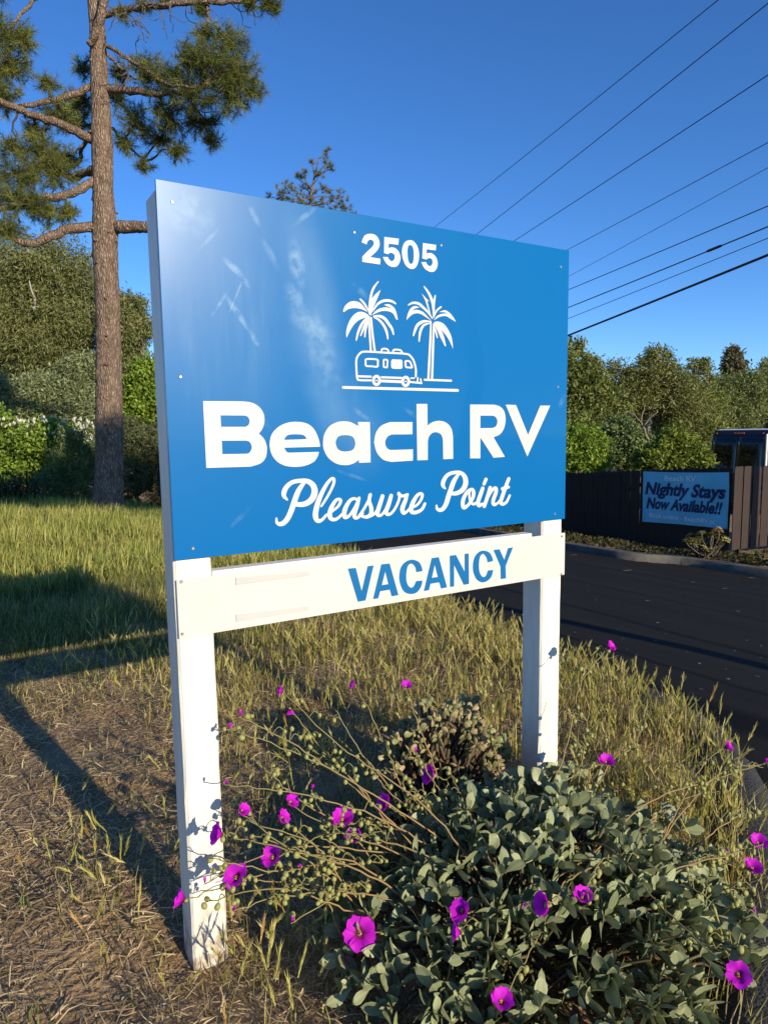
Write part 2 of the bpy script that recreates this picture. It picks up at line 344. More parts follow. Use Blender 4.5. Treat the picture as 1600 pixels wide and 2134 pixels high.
# ------------------------------------------------------------------ ground, drive and kerbs
KN = np.array([(-40, -9), (-14, -5), (-4, -2.95), (-1, -1.98), (.4, -1.2), (1.07, -.78), (1.38, -.60), (1.79, -.29), (2.1, .02), (2.26, .35), (2.33, .85), (2.37, 1.35), (2.50, 2.17), (2.68, 2.85), (3.42, 5.95), (5, 12), (7, 20), (9, 30), (9.5, 60)], float)
KN = spline(KN, 6)
_f = [hit(1184, 1147, -.1), hit(1400, 1174, -.1), hit(1600, 1203, -.1)]
print('far kerb', _f)
_d = (_f[2]-_f[0])[:2]; _d /= np.linalg.norm(_d)
KF = np.array([(12.3, 60), (12.2, 25), tuple(_f[0][:2]), tuple(_f[1][:2]), tuple(_f[2][:2]), tuple(_f[2][:2]+_d*2.5), (13.5, -2.5), (17, -4), (40, -6)], float)
KF = spline(KF, 6)
ROADPOLY = np.vstack([KN, KF, [(40, -60), (-40, -60)]])
def in_poly(X, Y, poly):
    ins = np.zeros(X.shape, bool); n = len(poly); j = n-1
    for i in range(n):
        xi, yi = poly[i]; xj, yj = poly[j]
        c = ((yi > Y) != (yj > Y)) & (X < (xj-xi)*(Y-yi)/(yj-yi+1e-12)+xi)
        ins ^= c; j = i
    return ins
def lumps(X, Y):
    return .014*np.sin(X*5.1+1.3*np.sin(Y*3.7))*np.sin(Y*4.3+X*1.7)+.008*np.sin(X*13+Y*4)*np.sin(Y*11.3-X*3)+.03*np.sin(X*.9+.5)*np.sin(Y*.8)
xs = np.concatenate([-np.geomspace(400, 3.2, 18), np.arange(-3, 3.6, .06), np.arange(3.6, 10.4, .3), np.arange(10.4, 13.2, .06), np.arange(13.2, 42, 1.2), np.geomspace(43, 400, 12)])
ys = np.concatenate([-np.geomspace(400, 2.8, 18), np.arange(-2.6, 4.2, .06), np.arange(4.2, 16, .15), np.arange(16, 60, 1.5), np.geomspace(62, 400, 12)])
GX, GY = np.meshgrid(xs, ys)
def offset_line(Lp, o):
    T = np.gradient(Lp, axis=0); T /= np.linalg.norm(T, axis=1, keepdims=True); return Lp+np.stack([T[:, 1], -T[:, 0]], 1)*o
inside = in_poly(GX, GY, np.vstack([offset_line(KN, -.04), offset_line(KF, -.13), [(40, -60), (-40, -60)]]))
far = in_poly(GX, GY, np.vstack([KF, [(400, -6), (400, 400), (12.3, 400)]]))
lz = lumps(GX, GY)
near_post = np.exp(-((GX-.04)**2+(GY-.0)**2)/.05)
GZ = gz(GX, GY)+lz*np.where(np.hypot(GX, GY) < 20, 1, 4)*.8 - .05*near_post + np.where(far, .03, 0)
GZ = np.where(inside, gz(GX, GY)-.32, GZ)
ny, nx = GX.shape
idx = np.arange(nx*ny).reshape(ny, nx)
Q = np.stack([idx[:-1, :-1], idx[:-1, 1:], idx[1:, 1:], idx[1:, :-1]], -1).reshape(-1, 4)
g = obj('ground', mesh_np('ground', np.stack([GX, GY, GZ], -1), Q, smooth=True), M['soil']); tag(g, None, None, kind='structure')
def ground_z(x, y):
    x = np.asarray(x, float); y = np.asarray(y, float)
    return gz(x, y)+lumps(x, y)*.8-.05*np.exp(-((x-.04)**2+y**2)/.05)
# the drive lies 10 cm below the verge
rx = np.concatenate([np.arange(-40, -2, 2.0), np.arange(-2, 14, .25), np.arange(14, 41, 2.0)]); ry = np.concatenate([np.arange(-60, -3, 3.0), np.arange(-3, 12, .25), np.arange(12, 61, 2.0)])
RX, RY = np.meshgrid(rx, ry)
fx_ = np.interp(RY, KF[::-1, 1], KF[::-1, 0])
farR = RX > fx_+.6
RZ = gz(RX, RY)-.1-np.where(farR & (RY > -2), .4, 0)-np.where((~in_poly(RX, RY, ROADPOLY)), .02, 0)
ny, nx = RX.shape; idx = np.arange(nx*ny).reshape(ny, nx)
Q = np.stack([idx[:-1, :-1], idx[:-1, 1:], idx[1:, 1:], idx[1:, :-1]], -1).reshape(-1, 4)
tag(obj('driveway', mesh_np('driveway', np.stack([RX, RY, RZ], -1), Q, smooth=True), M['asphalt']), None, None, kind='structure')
def sweep(name, line, prof, mat, jit=0.0, smooth=True):
    n = len(line); T = np.gradient(line, axis=0); T /= np.linalg.norm(T, axis=1, keepdims=True)
    N = np.stack([T[:, 1], -T[:, 0]], 1)                    # to the right of travel
    V = []
    for i in range(n):
        z = gz(line[i, 0], line[i, 1])
        for (o, h) in prof:
            j = jit*math.sin(i*7.3+o*40)*math.sin(i*2.1)
            V.append((line[i, 0]+N[i, 0]*(o+j), line[i, 1]+N[i, 1]*(o+j), z+h+j*.5))
    k = len(prof); Qs = [(i*k+j, i*k+j+1, (i+1)*k+j+1, (i+1)*k+j) for i in range(n-1) for j in range(k-1)]
    return tag(obj(name, mesh_np(name, V, np.array(Qs), smooth=smooth), mat), None, None, kind='structure')
def resample(L, step_near=.06):
    seg = np.linalg.norm(np.diff(L, axis=0), axis=1); s = np.r_[0, np.cumsum(seg)]
    tt = np.arange(0, s[-1], step_near)
    return np.stack([np.interp(tt, s, L[:, 0]), np.interp(tt, s, L[:, 1])], 1)
KNr = resample(KN[(KN[:, 0] > -6) & (KN[:, 1] < 31)], .08)
sweep('near_kerb', KNr, [(-.16, -.06), (-.12, .015), (-.05, .05), (.02, .052), (.07, .02), (.11, -.05), (.15, -.13)], M['berm'], .008)
KFr = resample(KF[(KF[:, 1] < 40) & (KF[:, 1] > -5)], .5)
sweep('far_kerb', KFr, [(.0, -.14), (-.01, .025), (-.025, .04), (-.15, .045), (-.16, -.1)], M['concrete'], 0, False)

# ------------------------------------------------------------------ the sign
from mathutils.geometry import tessellate_polygon
PB, PT = .9689, 1.7859                                    # panel bottom and top
sign = thing('roadside_sign', (0.61, .05, 0), 'large blue and white roadside sign board on two white wooden posts', 'sign')
def part(name, me, mat, parent=sign): return obj(name, me, mat, parent)
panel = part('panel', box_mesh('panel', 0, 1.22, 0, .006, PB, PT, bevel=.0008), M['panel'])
panel['label'] = 'glossy blue printed panel with white lettering, smears and painted glare'
def post(x0, x1, top, bot, seed):
    bm = bmesh.new(); n = 26; g = random.Random(seed)
    zs = [bot+(top-bot)*i/n for i in range(n+1)]
    rings = []
    for i, z in enumerate(zs):
        j = [(g.gauss(0, .0007)) for _ in range(8)]
        y0, y1, b_ = .0066, .0066+.089, .006
        pts = [(x0+b_, y0), (x1-b_, y0), (x1, y0+b_), (x1, y1-b_), (x1-b_, y1), (x0+b_, y1), (x0, y1-b_), (x0, y0+b_)]
        rings.append([bm.verts.new((px+(j[q] if z < PB else 0), py+(abs(j[-q-1]) if z < PB-.2 else 0), z)) for q, (px, py) in enumerate(pts)])
    for a, c in zip(rings[:-1], rings[1:]):
        for q in range(8): bm.faces.new((a[q], a[(q+1) % 8], c[(q+1) % 8], c[q]))
    bm.faces.new(rings[-1]); bm.faces.new(rings[0][::-1])
    return bm_mesh('post', bm)
part('post', post(0.0, .086, 1.765, -.12, 1), M['white_paint'])
part('post', post(1.1305, 1.2165, 1.765, -.12, 2), M['white_paint'])
part('rail', box_mesh('rail', .0868, 1.088, .0068, .045, .80, .934, bevel=.003), M['white_paint'])
vac = part('vacancy_board', box_mesh('vacancy_board', .0025, 1.2235, .0012, .0062, .7885, .9238, bevel=.0008), M['white_sheet'])
vac['label'] = 'narrow white board with blue vacancy lettering'

def outline(pts):
    """points are (x, y) smooth or (x, y, 1) corner; smooth runs are splined between corners"""
    n = len(pts); corner = [i for i, p in enumerate(pts) if len(p) == 3]
    P = [np.array(p[:2], float) for p in pts]
    if not corner: return spline(P, 5, closed=True)
    out = []
    for a, i in enumerate(corner):
        j = corner[(a+1) % len(corner)]; run = [P[i]]; k = (i+1) % n
        while k != j: run.append(P[k]); k = (k+1) % n
        run.append(P[j])
        if len(corner) == 1 and len(run) == 2: run = [P[i]]+[P[(i+q) % n] for q in range(1, n)]+[P[i]]
        sp_ = spline(run, 5) if len(run) > 2 else np.array(run)
        out += list(sp_[:-1])
    return np.array(out)
class Zoom:
    def __init__(s, x, y, k): s.x, s.y, s.k = x, y, k
    def __call__(s, P): P = np.asarray(P, float); return np.stack([s.x+P[:, 0]/s.k, s.y+P[:, 1]/s.k], 1)
_off = [0]
def fresh():
    _off[0] += 1; return -.0006-.00006*(_off[0] % 12)
def flat(acc, polys_px, yp):
    loops = [[on_y(px, py, yp) for px, py in lp] for lp in polys_px]
    vv = [[Vector((p[0], p[2], 0)) for p in lp] for lp in loops]
    tris = tessellate_polygon(vv)
    allp = np.vstack([np.array(lp) for lp in loops])
    T = []
    for t in tris:
        a, b_, c = (allp[i] for i in t)
        nrm = np.cross(b_-a, c-a)
        T.append(t if nrm[1] < 0 else (t[0], t[2], t[1]))
    acc.add(allp, np.array(T))
def stroke(acc, pts, z, yp, closed=False, m=7, scale=1.0):
    """ribbon of varying width (x, y, w) in zoom pixels, round ends, rising a hair along its length so crossings do not coincide"""
    P = np.array([p[:3] if len(p) > 2 else (*p, 20) for p in pts], float)
    S = spline(P, m, closed) if len(P) > 2 else np.array([P[0]+(P[1]-P[0])*t for t in np.linspace(0, 1, 4)])
    if closed: S = np.vstack([S, S[:1]])
    c = S[:, :2]; w = S[:, 2]*scale/2
    T = np.gradient(c, axis=0)
    if closed: T[0] = T[-1] = S[1, :2]-S[-2, :2]
    T /= np.linalg.norm(T, axis=1, keepdims=True)+1e-9; N = np.stack([-T[:, 1], T[:, 0]], 1)
    Lp, Rp = c+N*w[:, None], c-N*w[:, None]
    n = len(c)
    ys_ = yp-np.linspace(0, .0003, n)
    px = z(np.vstack([Lp, Rp])); V = np.array([on_y(px[i, 0], px[i, 1], ys_[i % n]) for i in range(2*n)])
    T_ = []
    for i in range(n-1): T_ += [(i, n+i, n+i+1), (i, n+i+1, i+1)]
    def fix(T_, V):
        o = []
        for t in T_:
            nr = np.cross(V[t[1]]-V[t[0]], V[t[2]]-V[t[0]]); o.append(t if nr[1] < 0 else (t[0], t[2], t[1]))
        return np.array(o)
    acc.add(V, fix(T_, V))
    if not closed:
        for e, sgn in ((0, -1), (n-1, 1)):
            a = [c[e]+w[e]*(math.cos(q)*N[e]+sgn*math.sin(q)*T[e]) for q in np.linspace(0, math.pi, 9)]
            pp = z(np.array([c[e]]+a)); V = np.array([on_y(x, y, ys_[e]) for x, y in pp])
            acc.add(V, fix([(0, i, i+1) for i in range(1, 9)], V))
def letter(name, polys, z, mat, parent, yp=None):
    a = Acc(); flat(a, [z(outline(p)) for p in polys], fresh() if yp is None else yp)
    return part(name, a.mesh(name), mat, parent)
def script(name, strokes, z, parent=panel, scale=1.0, polys=()):
    a = Acc()
    for s_ in strokes: stroke(a, s_, z, fresh(), scale=scale)
    for p in polys: flat(a, [z(outline(p))], fresh())
    return part(name, a.mesh(name), M['white_vinyl'], parent)
W = M['white_vinyl']
z1 = Zoom(410, 810, 5.926)
letter('letter', [[(78, 152, 1), (560, 155, 1), (680, 172), (770, 225), (822, 300), (836, 380), (826, 450), (800, 510), (765, 550, 1), (830, 620), (862, 700), (866, 760), (850, 850), (790, 920), (665, 962, 1), (118, 978, 1)],
                  [(292, 328, 1), (590, 330, 1), (628, 345), (650, 378), (652, 405), (640, 445), (605, 470, 1), (300, 470, 1)],
                  [(308, 642, 1), (610, 640, 1), (655, 660), (678, 710), (675, 745), (650, 790), (615, 803, 1), (316, 808, 1)]], z1, W, panel)
letter('letter', [[(1523, 716, 1), (1515, 660), (1490, 580), (1440, 490), (1360, 430), (1240, 408), (1120, 420), (1010, 470), (930, 555), (902, 650), (905, 740), (935, 830), (1000, 905), (1090, 950), (1210, 965), (1330, 952), (1440, 905), (1490, 840), (1508, 780, 1), (1130, 790, 1), (1105, 775), (1090, 750), (1080, 728, 1)],
                  [(1080, 632, 1), (1100, 590), (1140, 568), (1215, 562), (1300, 568), (1340, 590), (1355, 622, 1)]], z1, W, panel)
z2 = Zoom(660, 820, 5.333)
letter('letter', [[(458, 315, 1), (590, 317, 1), (598, 765, 1), (470, 770, 1), (467, 738, 1), (400, 780), (310, 796), (210, 775), (125, 710), (78, 620), (70, 540), (85, 450), (140, 365), (220, 320), (300, 308), (380, 320), (460, 362, 1)],
                  [(275, 465), (345, 463), (400, 482), (425, 530), (425, 580), (400, 625), (350, 642), (285, 642), (235, 618), (212, 565), (212, 525), (235, 482)]], z2, W, panel)
letter('letter', [[(815, 317, 1), (1062, 317, 1), (1062, 452, 1), (830, 455, 1), (785, 480), (760, 530), (765, 580), (790, 615), (820, 628, 1), (1068, 620, 1), (1068, 745, 1), (830, 760, 1), (740, 735), (670, 660), (640, 560), (640, 520), (660, 430), (720, 355)]], z2, W, panel)
letter('letter', [[(1108, 115, 1), (1228, 115, 1), (1230, 358, 1), (1280, 320), (1360, 303), (1440, 325), (1495, 390), (1513, 480, 1), (1515, 725, 1), (1405, 730, 1), (1402, 540, 1), (1398, 500), (1380, 455), (1330, 430), (1280, 440), (1245, 480), (1233, 530, 1), (1233, 738, 1), (1117, 742, 1)]], z2, W, panel)
z3 = Zoom(960, 820, 8)
letter('letter', [[(155, 182, 1), (550, 185, 1), (650, 215), (720, 290), (745, 400), (740, 500), (710, 600), (650, 680), (545, 728, 1), (735, 1055, 1), (545, 1070, 1), (325, 730, 1), (325, 1080, 1), (155, 1080, 1)],
                  [(325, 368, 1), (540, 368, 1), (585, 395), (608, 450), (605, 500), (580, 550), (525, 575, 1), (325, 577, 1)]], z3, W, panel)
letter('letter', [[(748, 185, 1), (920, 190, 1), (1120, 688, 1), (1325, 200, 1), (1490, 200, 1), (1108, 1050, 1)]], z3, W, panel)
z4 = Zoom(735, 470, 8)
letter('digit', [[(148, 275, 1), (165, 220), (200, 160), (280, 133), (370, 150), (430, 220), (448, 310), (430, 370), (390, 430), (290, 522, 1), (460, 548, 1), (455, 645, 1), (157, 602, 1), (158, 515, 1), (250, 420), (320, 355), (350, 300), (340, 255), (300, 232), (260, 245), (238, 280), (232, 312, 1)]], z4, W, panel)
letter('digit', [[(525, 185, 1), (768, 215, 1), (758, 318, 1), (598, 298, 1), (595, 375, 1), (640, 360), (700, 370), (765, 430), (795, 530), (780, 610), (740, 670), (680, 688), (610, 670), (545, 610), (500, 520, 1), (585, 520, 1), (600, 555), (640, 588), (680, 575), (698, 530), (690, 480), (650, 452), (610, 455), (590, 475, 1), (520, 455, 1)]], z4, W, panel)
letter('digit', [[(940, 240), (1010, 255), (1075, 340), (1103, 450), (1100, 560), (1070, 660), (1020, 715), (960, 718), (890, 670), (840, 570), (818, 450), (830, 350), (870, 270)],
                 [(950, 322), (985, 335), (1010, 400), (1015, 500), (1008, 590), (985, 632), (955, 632), (925, 580), (912, 480), (912, 390), (925, 340)]], z4, W, panel)
letter('digit', [[(1168, 287, 1), (1390, 318, 1), (1382, 412, 1), (1232, 392, 1), (1228, 465, 1), (1270, 452), (1330, 465), (1390, 530), (1415, 620), (1402, 700), (1365, 755), (1310, 772), (1235, 745), (1180, 690), (1140, 605, 1), (1222, 605, 1), (1240, 645), (1280, 672), (1310, 660), (1328, 615), (1318, 560), (1280, 540), (1240, 550), (1228, 565, 1), (1157, 545, 1)]], z4, W, panel)
z5 = Zoom(720, 1130, 4.444); BV = M['blue_vinyl']
def C1(pts): return [(*p, 1) for p in pts]
yv = .0004
letter('letter', [C1([(22, 245), (95, 238), (150, 455), (205, 222), (260, 215), (185, 540), (115, 552)])], z5, BV, vac, yv)
letter('letter', [C1([(332, 205), (408, 197), (490, 490), (428, 502), (410, 440), (320, 455), (303, 520), (255, 528)]), C1([(368, 270), (397, 388), (336, 398)])], z5, BV, vac, yv)
letter('letter', [[(712, 268, 1), (655, 278, 1), (645, 230), (610, 198), (575, 225), (562, 310), (570, 380), (600, 420), (630, 410), (655, 360, 1), (712, 355, 1), (700, 410), (660, 465), (600, 480), (540, 455), (505, 380), (498, 310), (515, 230), (560, 180), (620, 162), (680, 185), (705, 230)]], z5, BV, vac, yv)
letter('letter', [C1([(798, 148), (863, 138), (940, 418), (885, 430), (868, 372), (787, 385), (772, 445), (725, 453)]), C1([(826, 208), (855, 322), (800, 330)])], z5, BV, vac, yv)
letter('letter', [C1([(965, 125), (1022, 118), (1103, 275), (1103, 108), (1140, 103), (1143, 387), (1095, 395), (1005, 210), (1005, 410), (968, 415)])], z5, BV, vac, yv)
letter('letter', [[(1365, 175, 1), (1315, 187, 1), (1305, 145), (1275, 108), (1245, 135), (1235, 210), (1242, 280), (1270, 322), (1300, 310), (1318, 262, 1), (1367, 257, 1), (1350, 320), (1310, 360), (1265, 372), (1215, 345), (1185, 280), (1180, 210), (1195, 140), (1230, 95), (1275, 78), (1330, 95), (1358, 140)]], z5, BV, vac, yv)
letter('letter', [C1([(1370, 72), (1425, 65), (1470, 165), (1505, 55), (1550, 48), (1482, 220), (1485, 335), (1437, 342), (1435, 225)])], z5, BV, vac, yv)
# script line
z6 = Zoom(560, 970, 4.706); z7 = Zoom(880, 960, 8)
PLEASURE = [
 [[(75, 520, 20), (80, 560, 30), (110, 575, 42), (150, 560, 50), (190, 510, 52), (225, 430, 54), (255, 340, 54), (290, 250, 50), (330, 190, 38), (355, 165, 25)],
  [(180, 335, 20), (150, 300, 40), (150, 260, 50), (175, 210, 46), (230, 165, 42), (310, 150, 42), (380, 155, 48), (430, 190, 55), (450, 245, 62), (435, 310, 62), (390, 360, 56), (330, 382, 50), (265, 380, 46)]],
 [[(515, 400, 20), (560, 330, 24), (605, 250, 25), (635, 180, 28), (638, 135, 30), (615, 130, 28), (570, 180, 34), (520, 270, 42), (480, 370, 50), (458, 470, 54), (465, 525, 50), (490, 545, 40), (525, 530, 30), (560, 490, 26)]],
 [[(560, 490, 26), (620, 450, 24), (680, 400, 26), (705, 350, 30), (690, 330, 28), (655, 345, 32), (615, 410, 42), (598, 470, 46), (605, 515, 44), (640, 532, 34), (680, 515, 28), (715, 480, 24)]],
 [[(870, 340, 26), (840, 325, 28), (800, 340, 32), (760, 400, 42), (740, 460, 46), (745, 505, 42), (780, 500, 30), (820, 450, 26), (865, 370, 26)],
  [(885, 320, 30), (865, 390, 42), (840, 470, 44), (845, 510, 38), (875, 510, 28), (920, 470, 26)]],
 [[(880, 500, 24), (930, 430, 26), (985, 330, 28), (997, 285, 30)], [(992, 290, 32), (985, 350, 36), (1005, 420, 40), (1000, 480, 42), (960, 505, 34), (915, 500, 26)], [(1000, 495, 28), (1040, 470, 26), (1070, 430, 26)]],
 [[(1115, 300, 38), (1090, 380, 42), (1065, 460, 42), (1075, 490, 34), (1110, 480, 26), (1160, 410, 26)], [(1200, 295, 36), (1175, 380, 42), (1150, 450, 42), (1165, 480, 34), (1205, 465, 26), (1250, 400, 26), (1280, 320, 26), (1275, 275, 34)]],
 [[(1275, 280, 36), (1310, 300, 30), (1360, 285, 28)], [(1355, 288, 30), (1340, 340, 38), (1310, 420, 44), (1320, 465, 38), (1350, 455, 26), (1385, 420, 26)]],
 [[(1385, 420, 26), (1450, 390, 24), (1490, 340, 26), (1505, 290, 30), (1485, 275, 28), (1450, 300, 34), (1410, 370, 42), (1395, 430, 44), (1410, 460, 40), (1460, 455, 34), (1505, 425, 30), (1530, 375, 28)]]]
for s_ in PLEASURE: script('letter', s_, z6, scale=.98)
POINT = [
 [[(235, 745, 28), (245, 800, 50), (290, 825, 62), (345, 800, 70), (395, 720, 76), (430, 610, 80), (470, 490, 80), (520, 350, 76), (570, 270, 60), (605, 225, 40)],
  [(380, 465, 30), (345, 420, 60), (345, 360, 70), (390, 270, 64), (460, 215, 60), (560, 195, 60), (640, 205, 66), (700, 260, 76), (722, 350, 84), (700, 440, 84), (640, 510, 76), (560, 545, 70), (490, 548, 60)]],
 [[(800, 480, 50), (740, 530, 56), (690, 620, 62), (672, 710, 66), (690, 785, 62), (760, 740, 50), (830, 640, 56), (855, 540, 60), (830, 480, 56), (790, 500, 40), (780, 580, 36), (800, 680, 40), (850, 725, 46), (910, 690, 40)]],
 [[(1005, 460, 60), (970, 560, 66), (930, 680, 66), (940, 750, 60), (1000, 720, 44)], [(1060, 310, 56), (1025, 390, 52)]],
 [[(1130, 450, 60), (1085, 600, 62), (1030, 760, 60)], [(1060, 680, 40), (1130, 540, 44), (1190, 465, 50), (1225, 460, 56), (1225, 530, 62), (1180, 660, 62), (1190, 730, 58), (1250, 710, 40), (1310, 640, 40)]],
 [[(1440, 300, 56), (1390, 430, 62), (1330, 600, 64), (1305, 690, 62), (1335, 725, 54), (1400, 690, 46), (1455, 580, 40)], [(1335, 470, 60), (1435, 440, 48)]]]
for s_ in POINT: script('letter', s_, z7, scale=.98)
# the emblem: two palms, a caravan, ground lines
z8 = Zoom(700, 570, 5.926)
def st2(*p): return [(x, y, w) for x, y, w in p]
script('palm_emblem', [
 [(300, 315, 22), (350, 370, 26), (395, 450, 14)], [(455, 460, 14), (510, 380, 26), (570, 340, 32), (640, 330, 32), (700, 345, 28), (735, 370, 18)],
 [(465, 525, 16), (540, 525, 34), (600, 555, 36), (650, 620, 34), (690, 680, 30), (710, 750, 16)], [(470, 540, 14), (530, 570, 26), (590, 640, 30), (625, 720, 28), (640, 805, 16)],
 [(380, 545, 20), (320, 620, 30), (275, 720, 28), (250, 820, 16)], [(390, 560, 20), (350, 650, 30), (305, 765, 14)], [(390, 600, 20), (365, 690, 24), (355, 780, 16)],
 [(405, 530, 22), (410, 640, 24), (430, 955, 24)], [(432, 545, 24), (450, 740, 26), (480, 965, 26)]], z8, polys=[
 [(85, 470, 1), (110, 400), (170, 348), (240, 340), (310, 370), (395, 475, 1), (320, 440), (240, 425), (160, 435), (100, 472, 1)],
 [(520, 90, 1), (455, 165), (420, 260), (402, 380), (400, 480), (430, 520, 1), (455, 440), (490, 350), (525, 270), (550, 200, 1), (490, 250), (440, 310, 1), (460, 220), (500, 140), (530, 100, 1)],
 [(440, 515, 1), (490, 460), (550, 425), (620, 415), (690, 435, 1), (650, 410), (590, 385, 1), (640, 375), (690, 395), (735, 450), (765, 570, 1), (740, 560), (710, 500), (660, 468), (580, 460), (510, 480)],
 [(400, 510, 1), (340, 475), (270, 475), (200, 530), (150, 620), (125, 720), (130, 795, 1), (165, 720), (220, 630), (290, 570), (400, 530, 1)]])
script('palm_emblem', [
 [(895, 385, 16), (950, 360, 28), (1020, 370, 32), (1080, 420, 30), (1140, 480, 26), (1190, 555, 12)], [(1090, 160, 16), (1150, 250, 30), (1190, 350, 32), (1205, 450, 30), (1205, 540, 14)],
 [(1225, 270, 16), (1210, 350, 28), (1205, 450, 20)], [(1295, 410, 20), (1240, 460, 22), (1210, 530, 12)],
 [(1215, 620, 20), (1270, 690, 44), (1310, 780, 44), (1350, 890, 16)], [(1205, 640, 14), (1230, 710, 22), (1250, 790, 14)],
 [(1165, 590, 14), (1080, 590, 34), (1010, 630, 36), (975, 700, 30), (955, 765, 16)], [(1160, 610, 14), (1080, 640, 28), (1040, 720, 30), (1025, 835, 16)],
 [(1172, 595, 16), (1165, 800, 26), (1140, 1300, 28)], [(1204, 620, 14), (1201, 800, 26), (1185, 1300, 26)]], z8, polys=[
 [(870, 575, 1), (885, 500), (920, 430), (970, 400), (1035, 415, 1), (975, 430), (930, 465, 1), (990, 445), (1070, 470), (1130, 530), (1185, 590, 1), (1100, 530), (1020, 490), (950, 500), (900, 540)],
 [(1055, 240, 1), (1110, 300), (1155, 345, 1), (1125, 335, 1), (1150, 430), (1180, 540, 1), (1130, 420), (1100, 330)],
 [(1205, 575, 1), (1250, 520), (1310, 495), (1385, 490, 1), (1330, 475), (1270, 475, 1), (1340, 450), (1400, 480), (1450, 540), (1480, 595, 1), (1420, 560), (1360, 525), (1290, 530)],
 [(1205, 600, 1), (1260, 590), (1330, 620), (1390, 700), (1430, 800), (1445, 930, 1), (1400, 830), (1350, 750), (1270, 660, 1)]])
a = Acc()
script('ground_line', [[(90, 1405, 34), (1500, 1442, 34)], [(1095, 1310, 26), (1420, 1322, 26)]], z8)
def ring(cx, cy, rx_, ry_, w): return [(cx+rx_*math.cos(q), cy+ry_*math.sin(q), w) for q in np.linspace(0, 2*math.pi, 12, endpoint=False)]
a = Acc()
for s_ in ([(430, 1318, 24), (290, 1315, 24), (262, 1290, 24), (252, 1180, 24), (250, 1080, 24), (262, 1030, 24), (300, 980, 24), (360, 962, 24), (600, 975, 24), (860, 990, 24), (920, 1020, 24), (960, 1080, 24), (985, 1180, 24), (985, 1270, 24)],
           [(275, 1268, 26), (430, 1272, 26)], [(565, 1280, 26), (805, 1288, 26)], [(560, 1325, 34), (800, 1335, 34)], [(925, 1290, 18), (965, 1290, 18)], [(920, 1338, 24), (1055, 1352, 24)],
           [(1010, 1285, 18), (1005, 1340, 18)], [(1045, 1300, 18), (1050, 1345, 18)], [(562, 965, 22), (572, 930, 22), (630, 932, 22), (655, 975, 22)], [(705, 978, 22), (715, 940, 22), (795, 945, 22), (818, 985, 22)]):
    stroke(a, s_, z8, fresh(), m=4)
for s_ in (ring(500, 1318, 38, 52, 34), ring(860, 1330, 38, 52, 34), [(370, 1058, 22), (440, 1054, 22), (512, 1064, 22), (516, 1105, 22), (510, 1148, 22), (440, 1144, 22), (372, 1138, 22), (366, 1098, 22)],
           [(590, 1064, 20), (610, 1062, 20), (634, 1068, 20), (634, 1110, 20), (630, 1156, 20), (610, 1156, 20), (590, 1150, 20), (588, 1105, 20)], [(858, 1082, 22), (905, 1082, 22), (925, 1115, 22), (938, 1158, 22), (900, 1158, 22), (864, 1152, 22), (858, 1115, 22)]):
    stroke(a, s_, z8, fresh(), closed=True, m=4)
flat(a, [z8(outline([(690, 1062), (750, 1060), (812, 1066), (820, 1110), (816, 1168), (760, 1175), (690, 1168), (680, 1115)]))], fresh())
for cx, cy in ((500, 1320), (860, 1331)): stroke(a, [(cx-2, cy, 18), (cx+2, cy, 18)], z8, fresh())
part('caravan_emblem', a.mesh('caravan_emblem'), W, panel)
# screws and the two clear strips of the changeable slot
sm = None
for (px, py) in ((359, 421), (376, 785), (402, 1143), (738, 484), (919, 511), (1168, 556), (1162, 806), (1156, 1071), (378, 1213), (380, 1322), (1171, 1118), (1170, 1197)):
    if sm is None:
        bm = bmesh.new(); bmesh.ops.create_cone(bm, cap_ends=True, segments=12, radius1=.0042, radius2=.0028, depth=.002, matrix=Matrix.Rotation(R(90), 4, 'X'))
        bmesh.ops.create_cone(bm, cap_ends=True, segments=6, radius1=.0013, radius2=.0013, depth=.0024, matrix=Matrix.Rotation(R(90), 4, 'X'))
        sm = bm_mesh('screw', bm)
    p = on_y(px, py, 0.0); o = obj('screw', sm, M['screw']); o.location = (p[0], -.0008 if py < 1200 and p[2] > PB else .0004, p[2]); put(o, sign)
for q in (((491, 1204), (643, 1191), (644, 1199), (491, 1219)), ((492, 1281), (644, 1264), (644, 1272), (492.5, 1296))):
    p = [on_y(x, y, 0) for x, y in q]; bm = bmesh.new()
    f_ = [bm.verts.new((v[0], -.0012, v[2])) for v in p]; b_ = [bm.verts.new((v[0], .0014, v[2])) for v in p]
    bm.faces.new(f_[::-1]); bm.faces.new(b_)
    for i in range(4): bm.faces.new((f_[i], f_[(i+1) % 4], b_[(i+1) % 4], b_[i]))
    bmesh.ops.recalc_face_normals(bm, faces=bm.faces)
    part('slot_strip', bm_mesh('slot_strip', bm), M['slot'], vac)

# ------------------------------------------------------------------ fence across the drive
FX = 13.2
fence = thing('board_fence', (FX, 7, float(gz(FX, 7))), 'dark brown dog-eared board fence behind the far kerb, carrying a banner', 'fence')
BW, BH = .14, 1.78
def board_mesh(w, h, t=.018):
    bm = bmesh.new(); c = .03
    pts = [(-w/2, 0), (w/2, 0), (w/2, h-c), (w/2-c, h), (-w/2+c, h), (-w/2, h-c)]
    f_ = [bm.verts.new((x, -t/2, z)) for x, z in pts]; b_ = [bm.verts.new((x, t/2, z)) for x, z in pts]
    bm.faces.new(f_); bm.faces.new(b_[::-1])
    for i in range(6): bm.faces.new((f_[i], b_[i], b_[(i+1) % 6], f_[(i+1) % 6]))
    bmesh.ops.recalc_face_normals(bm, faces=bm.faces)
    me = bm_mesh('board', bm); me.materials.append(M['fence']); return me
bmesh_ = board_mesh(BW-.006, BH)
def ftop(y): return .44-.072*(y-6.85) if y < 12 else .069-.02*(y-12)
y = 6.93; k = 0
